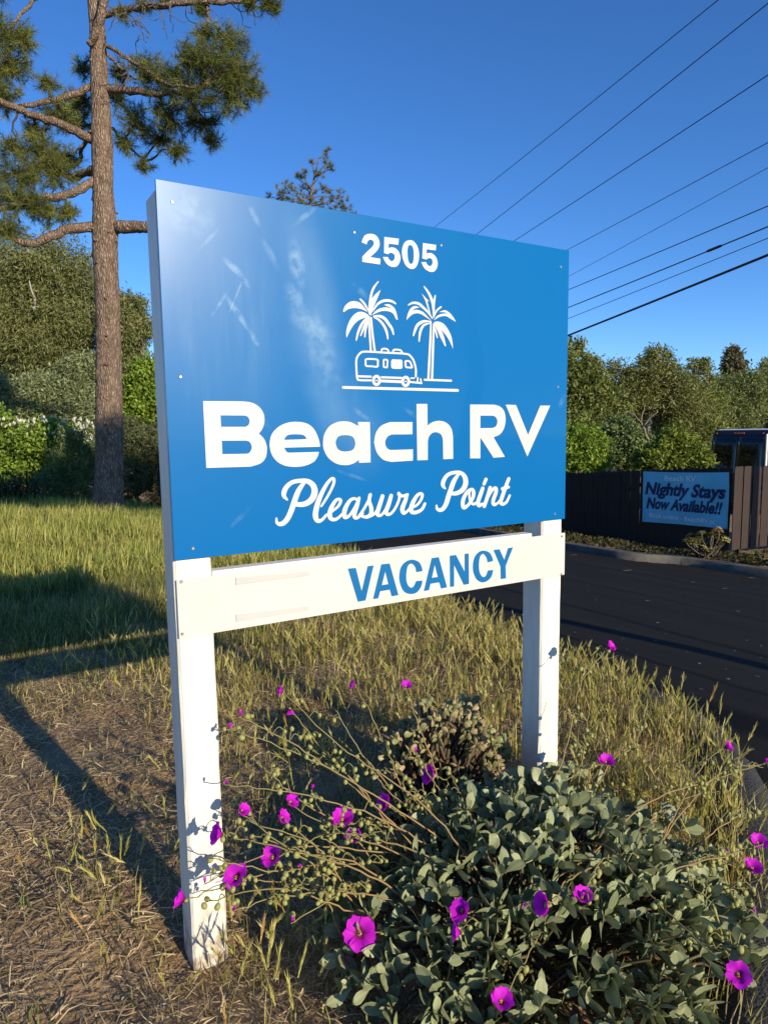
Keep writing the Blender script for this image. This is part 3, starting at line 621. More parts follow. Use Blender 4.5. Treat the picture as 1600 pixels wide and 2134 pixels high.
while y < 24:
    o = obj('board', bmesh_); o.location = (FX-.03+random.uniform(-.006, .006), y, ftop(y)-BH+random.uniform(-.012, .012)); o.rotation_euler = (random.uniform(-.006, .006), random.uniform(-.006, .006), R(90)+random.uniform(-.03, .03)); put(o, fence); y += BW; k += 1
for y0 in np.arange(6.9, 23, 2.4):
    put(obj('post', box_mesh('post', FX+.0, FX+.09, y0+.04, y0+.13, float(gz(FX, y0))-.2, ftop(y0)-.05), M['fence']), fence)
for dz in (-.35, -1.35):
    for y0 in np.arange(6.95, 22, 2.4):
        bm = bmesh.new(); V = []
        for yy in (y0, y0+2.38):
            zt = ftop(yy)+dz
            V += [bm.verts.new((FX+.012, yy, zt-.045)), bm.verts.new((FX+.05, yy, zt-.045)), bm.verts.new((FX+.05, yy, zt+.045)), bm.verts.new((FX+.012, yy, zt+.045))]
        for i in range(4): bm.faces.new((V[i], V[(i+1) % 4], V[4+(i+1) % 4], V[4+i]))
        bm.faces.new(V[:4][::-1]); bm.faces.new(V[4:]); bmesh.ops.recalc_face_normals(bm, faces=bm.faces)
        put(obj('rail', bm_mesh('rail', bm), M['fence']), fence)
# the return that faces the sun
fence2 = thing('board_fence', (FX, 6.8, float(gz(FX, 6.8))), 'sunlit reddish brown board fence at the corner beside the banner', 'fence')
M['fence_lit'] = mat_noise('fence_stain_sunlit', (.022, .013, .010), (.042, .026, .019), 5, .75, .5, 25, (8, 8, .6), bdist=.006)  # lit copy of the fence stain: sunlight put into a lighter colour
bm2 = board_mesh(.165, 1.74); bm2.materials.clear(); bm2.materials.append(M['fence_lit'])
x = FX+.02; k = 0
while x < 20:
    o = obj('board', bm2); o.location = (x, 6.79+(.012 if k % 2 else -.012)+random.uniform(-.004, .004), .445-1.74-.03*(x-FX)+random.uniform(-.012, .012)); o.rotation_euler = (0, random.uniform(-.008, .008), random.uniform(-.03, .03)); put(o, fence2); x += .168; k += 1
for x0 in np.arange(FX+.3, 20, 2.2):
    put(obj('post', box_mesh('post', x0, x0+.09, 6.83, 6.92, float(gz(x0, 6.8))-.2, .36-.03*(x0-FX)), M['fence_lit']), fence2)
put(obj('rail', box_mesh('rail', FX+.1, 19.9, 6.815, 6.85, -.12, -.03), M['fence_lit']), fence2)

# banner tied to the fence
m, t_, b = newmat('banner_cloth'); M['banner'] = m
cr, _, _ = ramp_noise(t_, 1.6, (.12, .46, .60), (.19, .56, .70), 4, .35, .7)
t_.links.new(cr.outputs[0], b.inputs['Base Color']); b.inputs['Roughness'].default_value = .5
M['banner_dark'] = mat_noise('banner_dark_print', (.004, .020, .085), (.006, .026, .10), 5, .5)
M['banner_pale'] = mat_noise('banner_pale_print', (.72, .78, .80), (.80, .84, .85), 5, .5)
BL = [np.array(at(1338, 982, 16.1)), np.array(at(1516, 984, 14.3)), np.array(at(1514, 1104, 14.3)), np.array(at(1339, 1088, 16.1))]
by = [(b_[1]) for b_ in BL]; bz = [b_[2] for b_ in BL]
yL, yR = (by[0]+by[3])/2, (by[1]+by[2])/2
def ban(u, v, off=0.0):
    """u across (0 left .. 1 right), v down"""
    yy = yL+(yR-yL)*u
    zt = bz[0]+(bz[1]-bz[0])*u-.015*math.sin(math.pi*u); zb = bz[3]+(bz[2]-bz[3])*u+.012*math.sin(math.pi*u)
    w_ = .016*math.sin(9*u+5*v)*math.sin(math.pi*v)+.03*math.exp(-((u-v*.35)**2)/.004)*(1-v)*.6+.03*math.exp(-(((1-u)-v*.4)**2)/.004)*(1-v)*.6+.01*math.sin(23*u-6*v)*v
    return (FX-.075-w_-off, yy, zt+(zb-zt)*v)
bt = thing('vinyl_banner', (FX-.07, (yL+yR)/2, float(gz(FX, 8))), 'light blue vinyl banner with dark slanted lettering tied to the dark fence', 'banner')
nu, nv = 48, 28
V = [ban(i/nu, j/nv) for j in range(nv+1) for i in range(nu+1)]
Q = [(j*(nu+1)+i, (j+1)*(nu+1)+i, (j+1)*(nu+1)+i+1, j*(nu+1)+i+1) for j in range(nv) for i in range(nu)]
sheet = obj('sheet', mesh_np('sheet', V, np.array(Q), smooth=True), M['banner'], bt)
def text_part(txt, u0, u1, v0, v1, mat, shear=0.0, bold=0.0, slope=0.0, serif=False):
    """text from the built-in font, laid over the waving sheet between u0..u1, cap height v0..v1"""
    cu = bpy.data.curves.new('t', 'FONT'); cu.body = txt; cu.fill_mode = 'FRONT'; cu.offset = bold; cu.resolution_u = 3
    o = bpy.data.objects.new('t', cu); COL.objects.link(o)
    dg = bpy.context.evaluated_depsgraph_get(); dg.update()
    me = bpy.data.meshes.new_from_object(o.evaluated_get(dg)); bpy.data.objects.remove(o); bpy.data.curves.remove(cu)
    bm = bmesh.new(); bm.from_mesh(me); bpy.data.meshes.remove(me)
    bmesh.ops.triangulate(bm, faces=bm.faces)
    xs_ = [v.co.x for v in bm.verts]; x0, x1 = min(xs_), max(xs_); cap = .70
    for v in bm.verts:
        fy = v.co.y/cap                              # 0 baseline .. 1 cap
        u = u0+(v.co.x-x0)/(x1-x0)*(u1-u0)+shear*fy
        vv = v1+(v0-v1)*fy+slope*(u-u0)
        v.co = ban(u, vv, .006)
    # one object for each letter: loose islands whose spans along the line overlap (dots, exclamation marks) stay together
    bm.verts.index_update(); seen = set(); isl = []
    for v in bm.verts:
        if v.index in seen: continue
        st_ = [v]; seen.add(v.index); grp = []
        while st_:
            q = st_.pop(); grp.append(q)
            for e in q.link_edges:
                w_ = e.other_vert(q)
                if w_.index not in seen: seen.add(w_.index); st_.append(w_)
        isl.append([min(-q.co.y for q in grp), max(-q.co.y for q in grp), grp])
    isl.sort(key=lambda t: (t[0]+t[1])/2); out = []
    for a0, a1, grp in isl:
        if out and min(a1, out[-1][1])-max(a0, out[-1][0]) > .6*min(a1-a0, out[-1][1]-out[-1][0]):
            out[-1] = [min(a0, out[-1][0]), max(a1, out[-1][1]), out[-1][2]+grp]
        else: out.append([a0, a1, grp])
    for a0, a1, grp in out:
        ids = {q.index: i for i, q in enumerate(grp)}; fs = {f_ for q in grp for f_ in q.link_faces}
        if not fs: continue
        me = mesh_np('letter', [tuple(q.co) for q in grp], np.array([[ids[w_.index] for w_ in f_.verts] for f_ in fs]))
        obj('letter', me, mat, sheet)
    bm.free()
text_part('Beach RV', .27, .64, .065, .165, M['banner_pale'], 0, .014)
text_part('Nightly Stays', .03, .955, .205, .435, M['banner_dark'], .028, .042, .03)
text_part('Now Available!!', .045, .915, .51, .72, M['banner_dark'], .025, .040, .03)
text_part('Book online - BeachRV.sc', .09, .87, .815, .90, M['banner_pale'], 0, .012, .045)
for u_, v_ in ((.012, .02), (.988, .02), (.012, .98), (.988, .98), (.5, .02)):
    bm = bmesh.new(); bmesh.ops.create_cone(bm, cap_ends=True, segments=10, radius1=.014, radius2=.012, depth=.006, matrix=Matrix.Translation(ban(u_, v_, .005)) @ Matrix.Rotation(R(90), 4, 'Y'))
    put(obj('grommet', bm_mesh('grommet', bm), M['steel']), bt)

# ------------------------------------------------------------------ motorhome parked behind the fence
M['rv_dark'] = mat_noise('rv_dark_paint', (.010, .011, .016), (.016, .017, .024), 3, .22)
M['rv_white'] = mat_noise('rv_white_paint', (.62, .61, .58), (.70, .69, .66), 3, .3)
M['rv_trim'] = mat_noise('rv_trim', (.55, .55, .53), (.65, .65, .63), 8, .3)
m, t_, b = newmat('rv_glass'); M['glass'] = m
b.inputs['Base Color'].default_value = (.004, .007, .008, 1); b.inputs['Roughness'].default_value = .04; b.inputs['Specular IOR Level'].default_value = .7
M['tyre'] = mat_noise('tyre', (.015, .015, .015), (.025, .025, .025), 20, .8)
M['amber'] = mat_noise('amber_lens', (.5, .12, .03), (.6, .16, .04), 20, .3)
rl = np.array(at(1478, 897, 28)); rr_ = np.array(at(1590, 900, 26))
RVX, RVY0, RVY1 = 25.5, float(rr_[1])-.05, float(rl[1])
RVT = 1.16; RVB = float(gz(RVX+3, (RVY0+RVY1)/2))
rv = thing('motorhome', (RVX+4, (RVY0+RVY1)/2, RVB), 'parked motorhome with dark windscreen end showing above the fence', 'motorhome')
bm = bmesh.new(); L_ = 9.5
prof = [(.0, RVB+.55), (-.02, RVB+1.1), (.06, RVB+1.6), (.18, RVT-.55), (.26, RVT-.18), (.42, RVT-.04), (.7, RVT), (L_, RVT), (L_, RVB+.5), (.3, RVB+.45)]
ring_a = [bm.verts.new((RVX+x, RVY0, z)) for x, z in prof]; ring_b = [bm.verts.new((RVX+x, RVY1, z)) for x, z in prof]
bm.faces.new(ring_a); bm.faces.new(ring_b[::-1])
for i in range(len(prof)): bm.faces.new((ring_a[i], ring_b[i], ring_b[(i+1) % len(prof)], ring_a[(i+1) % len(prof)]))
bmesh.ops.recalc_face_normals(bm, faces=bm.faces)
es = [e for e in bm.edges if (abs(e.verts[0].co.y-e.verts[1].co.y) < 1e-4)]
bmesh.ops.bevel(bm, geom=es, offset=.09, segments=3, affect='EDGES')
me = bm_mesh('body', bm); me.materials.append(M['rv_white']); me.materials.append(M['rv_dark'])
for p_ in me.polygons:
    if p_.center.x < RVX+.55: p_.material_index = 1
put(obj('body', me), rv)
def front_x(z): return RVX+np.interp(z, [RVB+.55, RVB+1.1, RVB+1.6, RVT-.55, RVT-.18, RVT-.04], [.0, -.02, .06, .18, .26, .42])
def front_sheet(name, y0, y1, z0, z1, off, mat, n=6):
    Vv = []; 
    for j in range(n+1):
        z = z0+(z1-z0)*j/n
        for i in range(n+1): 
            yy = y0+(y1-y0)*i/n; cv = .10*((yy-(RVY0+RVY1)/2)/1.2)**2
            Vv.append((front_x(z)-off+cv*.0, yy, z))
    Qq = [(j*(n+1)+i, (j+1)*(n+1)+i, (j+1)*(n+1)+i+1, j*(n+1)+i+1) for j in range(n) for i in range(n)]
    me = mesh_np(name, Vv, np.array(Qq), smooth=True); o = put(obj(name, me, mat), rv)
    s_ = o.modifiers.new('thick', 'SOLIDIFY'); s_.thickness = .02; return o
ym = (RVY0+RVY1)/2
front_sheet('front_cap', RVY0+.08, RVY1-.08, RVB+.6, RVT-.06, .012, M['rv_dark'], 14)
front_sheet('windscreen', RVY0+.16, ym-.03, RVB+1.55, RVT-.30, .026, M['glass'])
front_sheet('windscreen', ym+.03, RVY1-.14, RVB+1.55, RVT-.30, .026, M['glass'])
for q in (-.18, -.09, 0, .09, .18, -.95, .95):
    put(obj('marker_light', box_mesh('marker_light', front_x(RVT-.16)-.05, front_x(RVT-.16)-.012, ym+q-.025, ym+q+.025, RVT-.185, RVT-.145, bevel=.006), M['amber']), rv)
put(obj('pillar_trim', box_mesh('pillar_trim', RVX+.10, RVX+.2, RVY0-.018, RVY0+.03, RVB+1.2, RVT-.2, bevel=.008), M['rv_trim']), rv)
for sgn, yy in ((1, RVY1+.1), (-1, RVY0-.2)):
    m_ = put(obj('mirror', box_mesh('mirror', RVX-.12, RVX+.0, yy, yy+.1, RVB+1.35, RVB+1.75, bevel=.03), M['rv_trim']), rv)
    put(obj('mirror_arm', box_mesh('mirror_arm', RVX-.06, RVX-.02, min(yy+.05, RVY1 if sgn > 0 else RVY0-.1), max(yy+.05, RVY0+.05 if sgn < 0 else RVY1), RVB+1.72, RVB+1.76), M['tyre']), m_)
for x0, x1 in ((.24, 1.7), (2.2, 3.6), (4.4, 5.8), (6.6, 7.8)):
    put(obj('side_window', box_mesh('side_window', RVX+x0, RVX+x1, RVY0-.014, RVY0+.01, RVB+1.3, RVT-.14, bevel=.01), M['glass']), rv)
put(obj('roof_unit', box_mesh('roof_unit', RVX+2.2, RVX+3.3, ym-.75, ym+.1, RVT-.02, RVT+.24, bevel=.06), M['rv_dark']), rv)
for x0 in (1.6, 7.0):
    for yy in (RVY0+.02, RVY1-.28):
        bm = bmesh.new(); bmesh.ops.create_cone(bm, cap_ends=True, segments=24, radius1=.46, radius2=.46, depth=.26, matrix=Matrix.Translation((RVX+x0, yy+.13, RVB+.46)) @ Matrix.Rotation(R(90), 4, 'X'))
        w_ = put(obj('wheel', bm_mesh('wheel', bm), M['tyre']), rv)
for yy in (ym-.55, ym+.35):
    a = Acc(); V, T = tube_np([(front_x(RVB+1.62)-.05, yy-.25, RVB+1.58), (front_x(RVB+1.75)-.05, yy, RVB+1.75), (front_x(RVB+1.62)-.05, yy+.3, RVB+1.60)], [.012, .012, .012], 5); a.add(V, T)
    put(obj('wiper', a.mesh('wiper'), M['tyre']), rv)

# ------------------------------------------------------------------ overhead lines and their poles
WIRES = [((907, 472), (1494, 0)), ((992, 487), (1600, 7)), ((1070, 500), (1600, 157)), ((1180, 519), (1600, 297)), ((1187, 572), (1600, 350)), ((1187, 600), (1600, 430)), ((1187, 637), (1600, 473)), ((1187, 660), (1600, 497)), ((1187, 695), (1600, 532))]
WRAD = [.013, .013, .012, .010, .007, .013, .017, .010, .034]
WNAME = ['topmost thin black overhead power line, highest of the nine wires', 'second highest thin black overhead power line', 'third highest thin overhead power line, set apart below the upper pair', 'fourth highest overhead wire, thin and lone', 'faintest and thinnest overhead wire, fifth from the top', 'sixth overhead wire from the top, black', 'dark overhead cable with a splice lump, third above the thick one', 'thin overhead wire just above the thick black cable', 'thick black overhead telephone cable, lowest of all the wires']
def xpole(px, D): q = at(px, 890, D); return q[0], q[1]
def plane_z(a, b_, x, y):
    n = np.cross(ray(*a), ray(*b_)); return CAM[2]-(n[0]*(x-CAM[0])+n[1]*(y-CAM[1]))/n[2]
far_xy = np.array(xpole(862, 46)); near_xy = np.array(xpole(2000, 12))
fz = []; nz2 = []
for i, (a, b_) in enumerate(WIRES):
    n = ray(*a), ray(*b_)
    side = (i % 3-1)*.45 if i < 5 else 0.15
    ln = (far_xy-near_xy); ln /= np.linalg.norm(ln); nr = np.array([-ln[1], ln[0]])
    pf = far_xy+nr*side; pn = near_xy+nr*side
    zf, zn = plane_z(a, b_, *pf), plane_z(a, b_, *pn)
    fz.append(zf); nz2.append(zn)
    pts = []
    for t in np.linspace(0, 1, 40):
        q = pn+(pf-pn)*t; sag = -.10*4*t*(1-t)+.06
        pts.append((q[0], q[1], zn+(zf-zn)*t+sag))
    a_ = Acc(); V, T = tube_np(pts, WRAD[i], 5); a_.add(V, T)
    if i == 6:
        p0 = np.array(pts[6]); p1 = np.array(pts[8]); V, T = tube_np([p0+(p1-p0)*q for q in (.3, .35, .6, .65)], [.012, .035, .035, .012], 6); a_.add(V, T)
    tag(obj('overhead_cable' if i > 5 else 'power_line', a_.mesh('wire'), M['wire']), WNAME[i], 'wire', 'overhead wires')
for xy, zs_, lab in ((far_xy, fz, 'wooden utility pole where the overhead wires end, beyond the sign'), (near_xy, nz2, 'wooden utility pole beside the drive carrying the near ends of the wires')):
    zb = float(gz(*xy))-.3; top = max(zs_)+.4
    up_ = thing('utility_pole', (xy[0], xy[1], zb+.3), lab, 'utility pole', 'utility poles of the overhead line')
    V, T = tube_np([(xy[0], xy[1], z) for z in np.linspace(zb, top, 8)], np.linspace(.17, .11, 8), 12); put(obj('shaft', mesh_np('shaft', V, T, smooth=True), M['pole']), up_)
    for z in sorted(set([round(max(zs_)-.05, 2), round(sorted(zs_)[-3]-.05, 2)])):
        c = obj('crossarm', box_mesh('crossarm', -1.0, 1.0, -.055, .055, -.06, .06, bevel=.01), M['pole']); c.location = (xy[0], xy[1], z); c.rotation_euler = (0, 0, math.atan2(nr[1], nr[0])); put(c, up_)
        for s_ in (-.45, 0, .45):
            bm = bmesh.new(); bmesh.ops.create_cone(bm, cap_ends=True, segments=8, radius1=.05, radius2=.03, depth=.14); ins = obj('insulator', bm_mesh('insulator', bm), M['insulator']); ins.location = (xy[0]+nr[0]*s_, xy[1]+nr[1]*s_, z+.12); put(ins, up_)

# ------------------------------------------------------------------ vegetation helpers
def unit(V): return V/(np.linalg.norm(V, axis=-1, keepdims=True)+1e-9)
def cards(P, D, N, L, Wd, fold=.2):
    """pointed leaf quads (two triangles) -> verts, tris"""
    n = len(P); S = unit(np.cross(D, N)); L = np.broadcast_to(L, (n,))[:, None]; Wd = np.broadcast_to(Wd, (n,))[:, None]
    V = np.stack([P-D*L*.5, P+S*Wd*.5+N*Wd*fold+D*L*.05, P+D*L*.5, P-S*Wd*.5+N*Wd*fold+D*L*.05], 1).reshape(-1, 3)
    b_ = np.arange(n)[:, None]*4
    return V, np.concatenate([b_+np.array([[0, 1, 2]]), b_+np.array([[0, 2, 3]])], 0)
def vnoise(x, y, sc, seed):
    g = np.random.default_rng(seed).random((64, 64)); X = (np.asarray(x)*sc) % 63; Y = (np.asarray(y)*sc) % 63
    i = np.floor(X).astype(int); j = np.floor(Y).astype(int); fx = X-i; fy = Y-j; fx = fx*fx*(3-2*fx); fy = fy*fy*(3-2*fy)
    return (g[j, i]*(1-fx)+g[j, i+1]*fx)*(1-fy)+(g[j+1, i]*(1-fx)+g[j+1, i+1]*fx)*fy
def crown_mesh(blobs, n, L, Wd, cols, clump=26, sig=.22, droop=0.0, seed=1, up=.3, shell=.55, spray=.42):
    g = np.random.default_rng(seed); vol = np.array([b_[1]**2 for b_ in blobs]); vol = vol/vol.sum()
    Vs, Ts, Cs, off = [], [], [], 0
    for (c, r), f_ in zip(blobs, vol):
        m = max(3, int(n*f_/clump))
        d = unit(g.normal(size=(m, 3))); rad = (shell+(1-shell)*g.random(m)**.6)*(1+.18*g.normal(size=m).clip(-1.5, 1.5))
        cc = c+d*rad[:, None]*r*np.array([1, 1, .9]); tone = g.random(m)
        k = g.poisson(clump, m)+4; ix = np.repeat(np.arange(m), k); nn = len(ix)
        P = cc[ix]+g.normal(size=(nn, 3))*sig*r**.5*np.array([1, 1, .8])*g.uniform(.55, 1.3, m)[ix][:, None]
        D = unit(g.normal(size=(nn, 3))+d[ix]*.7+np.array([0, 0, -droop+.15])); N = unit(g.normal(size=(nn, 3))+np.array([0, 0, up])+d[ix]*.6)
        ns = max(2, int(spray*m)) if spray else 0
        if ns:                                            # leafy shoots beyond the mass, mostly upwards
            sd = unit(g.normal(size=(ns, 3))+np.array([0, 0, .9-droop])); st0 = c+sd*r*.75; ll = r*g.uniform(.25, .75, ns); kk = 16
            jx = np.repeat(np.arange(ns), kk); tt = g.random(ns*kk)
            P2 = st0[jx]+sd[jx]*(ll[jx]*tt)[:, None]+g.normal(size=(ns*kk, 3))*L*.6+np.array([0, 0, -1.])*(droop*.5*ll[jx]*tt*tt)[:, None]
            P = np.vstack([P, P2]); D = np.vstack([D, unit(sd[jx]+g.normal(size=(ns*kk, 3))*.8+np.array([0, 0, -droop]))]); N = np.vstack([N, unit(g.normal(size=(ns*kk, 3))+np.array([0, 0, up]))]); ix = np.r_[ix, g.integers(0, m, ns)[jx]]; nn = len(P)
        s_ = g.uniform(.65, 1.25, nn)
        V, T = cards(P, D, N, L*s_, Wd*s_)
        ca = np.array(cols); w_ = (.72*tone[ix]+.28*g.random(nn)).clip(0, .999)*(len(ca)-1); lo = w_.astype(int); fr = (w_-lo)[:, None]
        col = (ca[lo]*(1-fr)+ca[np.minimum(lo+1, len(ca)-1)]*fr)*g.uniform(.75, 1.2, nn)[:, None]
        Vs.append(V); Ts.append(T+off); Cs.append(np.repeat(col, 4, 0)); off += len(V)
    return mesh_np('crown', np.vstack(Vs), np.vstack(Ts), np.vstack(Cs))
def limb(acc, a, b_, r0, r1, col, wob=.08, k=7, n=7, seed=0):
    g = np.random.default_rng(seed); a = np.array(a, float); b_ = np.array(b_, float); L = np.linalg.norm(b_-a)
    t = np.linspace(0, 1, n)[:, None]; P = a+(b_-a)*t+g.normal(size=(n, 3))*wob*L*.25*np.sin(np.pi*t)
    P[:, 2] += (.12*L*np.sin(np.pi*t[:, 0]))*.4
    V, T = tube_np(P, np.linspace(r0, r1, n), k); acc.add(V, T, col); return P
def tree(name, label, cat, blobs_px, D, L, Wd, cols, n, trunk=.15, tcol=(.12, .09, .065), group=None, droop=0., sig=.20, clump=44, seed=1, base=None, up=.3, shell=.55, bare=0, dz=1.0):
    g = np.random.default_rng(seed); blobs = []
    for (px, py, r) in blobs_px:
        rr = r/F_PX*D; blobs.append((np.array(at(px, py, D+g.uniform(-.5, .5)*rr*dz)), rr))
    ctr = np.mean([b_[0] for b_ in blobs], 0)
    if base is not None: ctr = np.array(at(base, 1000, D))
    zb = float(gz(ctr[0], ctr[1])); root = np.array([ctr[0], ctr[1], zb])
    low = min(b_[0][2]-b_[1] for b_ in blobs)
    t = thing(name, tuple(root), label, cat, group)
    a = Acc(); fork = np.array([ctr[0]+g.normal()*.15, ctr[1]+g.normal()*.15, max(zb+.25, min(low+.3*abs(low-zb), ctr[2]))])
    limb(a, root-np.array([0, 0, .15]), fork, trunk, trunk*.75, tcol, .06, 9, 8, seed)
    for q, (c, r) in enumerate(blobs):
        P = limb(a, fork, c, trunk*.6, trunk*.16, tcol, .12, 6, 7, seed+q)
        for _ in range(3):
            limb(a, P[g.integers(3, 6)], c+unit(g.normal(size=3))*r*.85, trunk*.22, trunk*.06, tcol, .15, 5, 5, int(g.integers(1e6)))
    for q in range(bare):
        c, r = blobs[g.integers(len(blobs))]; d = unit(g.normal(size=3)); d[:2] -= unit(c-CAM)[:2]*.8; d = unit(d)
        limb(a, c+d*r*.5, c+d*r*1.05+np.array([0, 0, .3*r]), trunk*.3, trunk*.08, (.34, .31, .27), .2, 5, 5, int(g.integers(1e6)))
    put(obj('trunk', a.mesh('trunk', True), M['twig']), t)
    cr_ = put(obj('crown', crown_mesh(blobs, n, L, Wd, cols, clump, sig, droop, seed+5, up, shell), M['leaf']), t); cr_['kind'] = 'stuff'
    return t, blobs

# ------------------------------------------------------------------ the big pine on the left
PD = 12.9
TR = [(226, 1078, 44), (226, 1062, 36), (226, 1040, 31), (228, 960, 27.5), (228, 900, 27), (227, 800, 26), (226, 700, 24.5), (223, 600, 24), (219, 520, 25), (219, 480, 25), (215, 400, 20.5), (213, 300, 21), (209, 200, 18.5), (205, 120, 16.5), (203, 60, 15.5), (197, 0, 14), (190, -120, 12), (186, -260, 9), (190, -420, 5), (192, -520, 2)]
pine_root = np.array(at(226, 1062, PD))
pine = thing('pine_tree', (pine_root[0], pine_root[1], float(gz(pine_root[0], pine_root[1]))), 'tall pine with thick bare scaly trunk and long-needled branches left of the sign', 'tree')
TP = np.array([at(x, y, PD) for x, y, _ in TR]); TRr = np.array([r/F_PX*PD for _, _, r in TR])
TPs = spline(np.c_[TP, TRr], 9)
V, T = tube_np(TPs[:, :3], TPs[:, 3], 28, .022, 3)
g0 = np.random.default_rng(11)
me = mesh_np('trunk', V, T, smooth=True); put(obj('trunk', me, M['bark']), pine)
for q in range(46):                                       # knots and stubs of shed branches
    i = g0.integers(10, len(TPs)-50); th = g0.uniform(0, 2*np.pi); p = TPs[i, :3]; r = TPs[i, 3]
    d = np.array([math.cos(th), math.sin(th), g0.uniform(-.1, .3)])
    V, T = tube_np([p+d*r*.8, p+d*(r*1.08), p+d*(r*1.0+g0.uniform(.02, .07))], [g0.uniform(.03, .06), .028, .012], 7, .1, q); put(obj('knot', mesh_np('knot', V, T, smooth=True), M['bark']), pine)
BR = [  # px paths (x, y, diameter px, depth offset m)
 [(232, 472, 26, 0), (275, 472, 25, -.1), (320, 474, 23, -.2), (400, 482, 18, -.4), (470, 470, 10, -.6)],
 [(205, 472, 22, 0), (150, 476, 20, -.2), (105, 492, 18, -.4), (62, 508, 15, -.5), (20, 490, 12, -.6), (-40, 470, 8, -.7)],
 [(195, 292, 19, 0), (135, 262, 17, -.3), (60, 236, 14, -.6), (0, 212, 12, -.9), (-60, 190, 8, -1)],
 [(195, 178, 14, 0), (125, 204, 12, -.2), (70, 218, 10, -.4), (15, 224, 7, -.5)],
 [(200, 372, 18, 0), (150, 402, 16, -.3), (85, 412, 14, -.5), (20, 430, 11, -.7), (-50, 445, 8, -.8)],
 [(198, 352, 18, 0), (168, 362, 16, .3), (150, 372, 13, .6), (120, 340, 8, .8)],
 [(215, 182, 17, 0), (270, 188, 15, -.2), (340, 194, 13, -.4), (400, 186, 11, -.5), (455, 158, 8, -.6)],
 [(212, 86, 9, 0), (258, 116, 8, -.3), (308, 146, 7, -.5), (350, 174, 6, -.6), (410, 178, 4, -.6)],
 [(212, 100, 7, 0), (240, 130, 6, .2), (262, 152, 5, .3), (285, 165, 3, .4)],
 [(208, 30, 13, 0), (290, 16, 12, -.2), (380, 6, 11, -.4), (480, 3, 9, -.5), (560, -6, 6, -.5)],
 [(186, 92, 12, -.25), (203, 58, 17, -.3), (214, 15, 16, -.3), (222, -40, 13, -.3), (235, -140, 9, -.2)],
 [(205, 250, 10, 0), (175, 300, 9, .3), (165, 335, 8, .4), (150, 350, 6, .5)],
 [(432, 8, 8, -.4), (434, 40, 7, -.4), (432, 72, 6, -.4)],
 [(190, -60, 12, 0), (120, -40, 9, -.3), (60, 10, 7, -.5), (20, 60, 5, -.6)],
 [(190, -140, 12, 0), (300, -120, 9, .3), (420, -70, 6, .5)], [(188, -220, 10, 0), (80, -200, 7, .4), (-20, -120, 5, .6)],
 [(215, 230, 8, .1), (232, 262, 7, .4), (262, 300, 5, .6), (300, 335, 3, .7)]]
brp = []
for q, b_ in enumerate(BR):
    S = spline(np.array([list(at(x, y, PD+dd))+[w_/2/F_PX*PD] for x, y, w_, dd in b_]), 6)
    S[:, :3] += np.random.default_rng(q).normal(size=(len(S), 3))*.012
    V, T = tube_np(S[:, :3], S[:, 3], 10, .05, q); put(obj('branch', mesh_np('branch', V, T, smooth=True), M['bark']), pine); brp.append(S)
allbr = np.vstack(brp)[:, :3]
CL = [(440, 130, 62, -.5), (500, 150, 46, -.6), (400, 185, 52, -.4), (330, 165, 48, -.3), (480, 200, 48, -.5), (350, 240, 46, 0), (300, 140, 30, 0), (420, 250, 40, .1), (440, 290, 22, .2), (370, 310, 28, .3), (300, 345, 20, .6), (262, 300, 24, .5), (525, 190, 22, -.5), (480, 85, 38, -.4), (285, 255, 40, .3), (335, 290, 30, .4), (245, 200, 26, .5), (250, 150, 22, .5), (395, 120, 34, -.4), (430, 70, 24, -.4),
      (15, 62, 42, -.6), (18, 130, 48, -.5), (5, 200, 40, -.7), (48, 85, 24, -.6), (172, 140, 22, .6), (96, 172, 22, -.4), (125, 238, 42, -.1), (170, 212, 34, .5), (160, 250, 36, .5), (85, 315, 46, -.3), (112, 355, 50, -.2), (40, 362, 46, -.6), (140, 325, 34, .4), (58, 425, 40, -.6), (105, 440, 40, -.4), (18, 475, 34, -.7), (142, 440, 18, -.2), (30, 305, 26, -.5), (-40, 150, 60, -.6), (-50, 330, 60, -.6), (70, 270, 26, -.3), (20, 410, 36, -.6),
      (255, 28, 13, -.1), (300, 10, 14, -.2), (345, -4, 14, -.3), (420, 18, 14, -.4), (520, 2, 13, -.5), (556, 6, 16, -.5), (575, 14, 10, -.5), (420, -60, 60, .4), (330, -110, 55, .2), (60, -120, 70, .4), (-20, -60, 60, .5), (190, -330, 70, 0), (190, -440, 50, 0), (250, -220, 60, 0), (110, -260, 60, .2)]
g1 = np.random.default_rng(21); tw = Acc(); NP, ND, NC = [], [], []
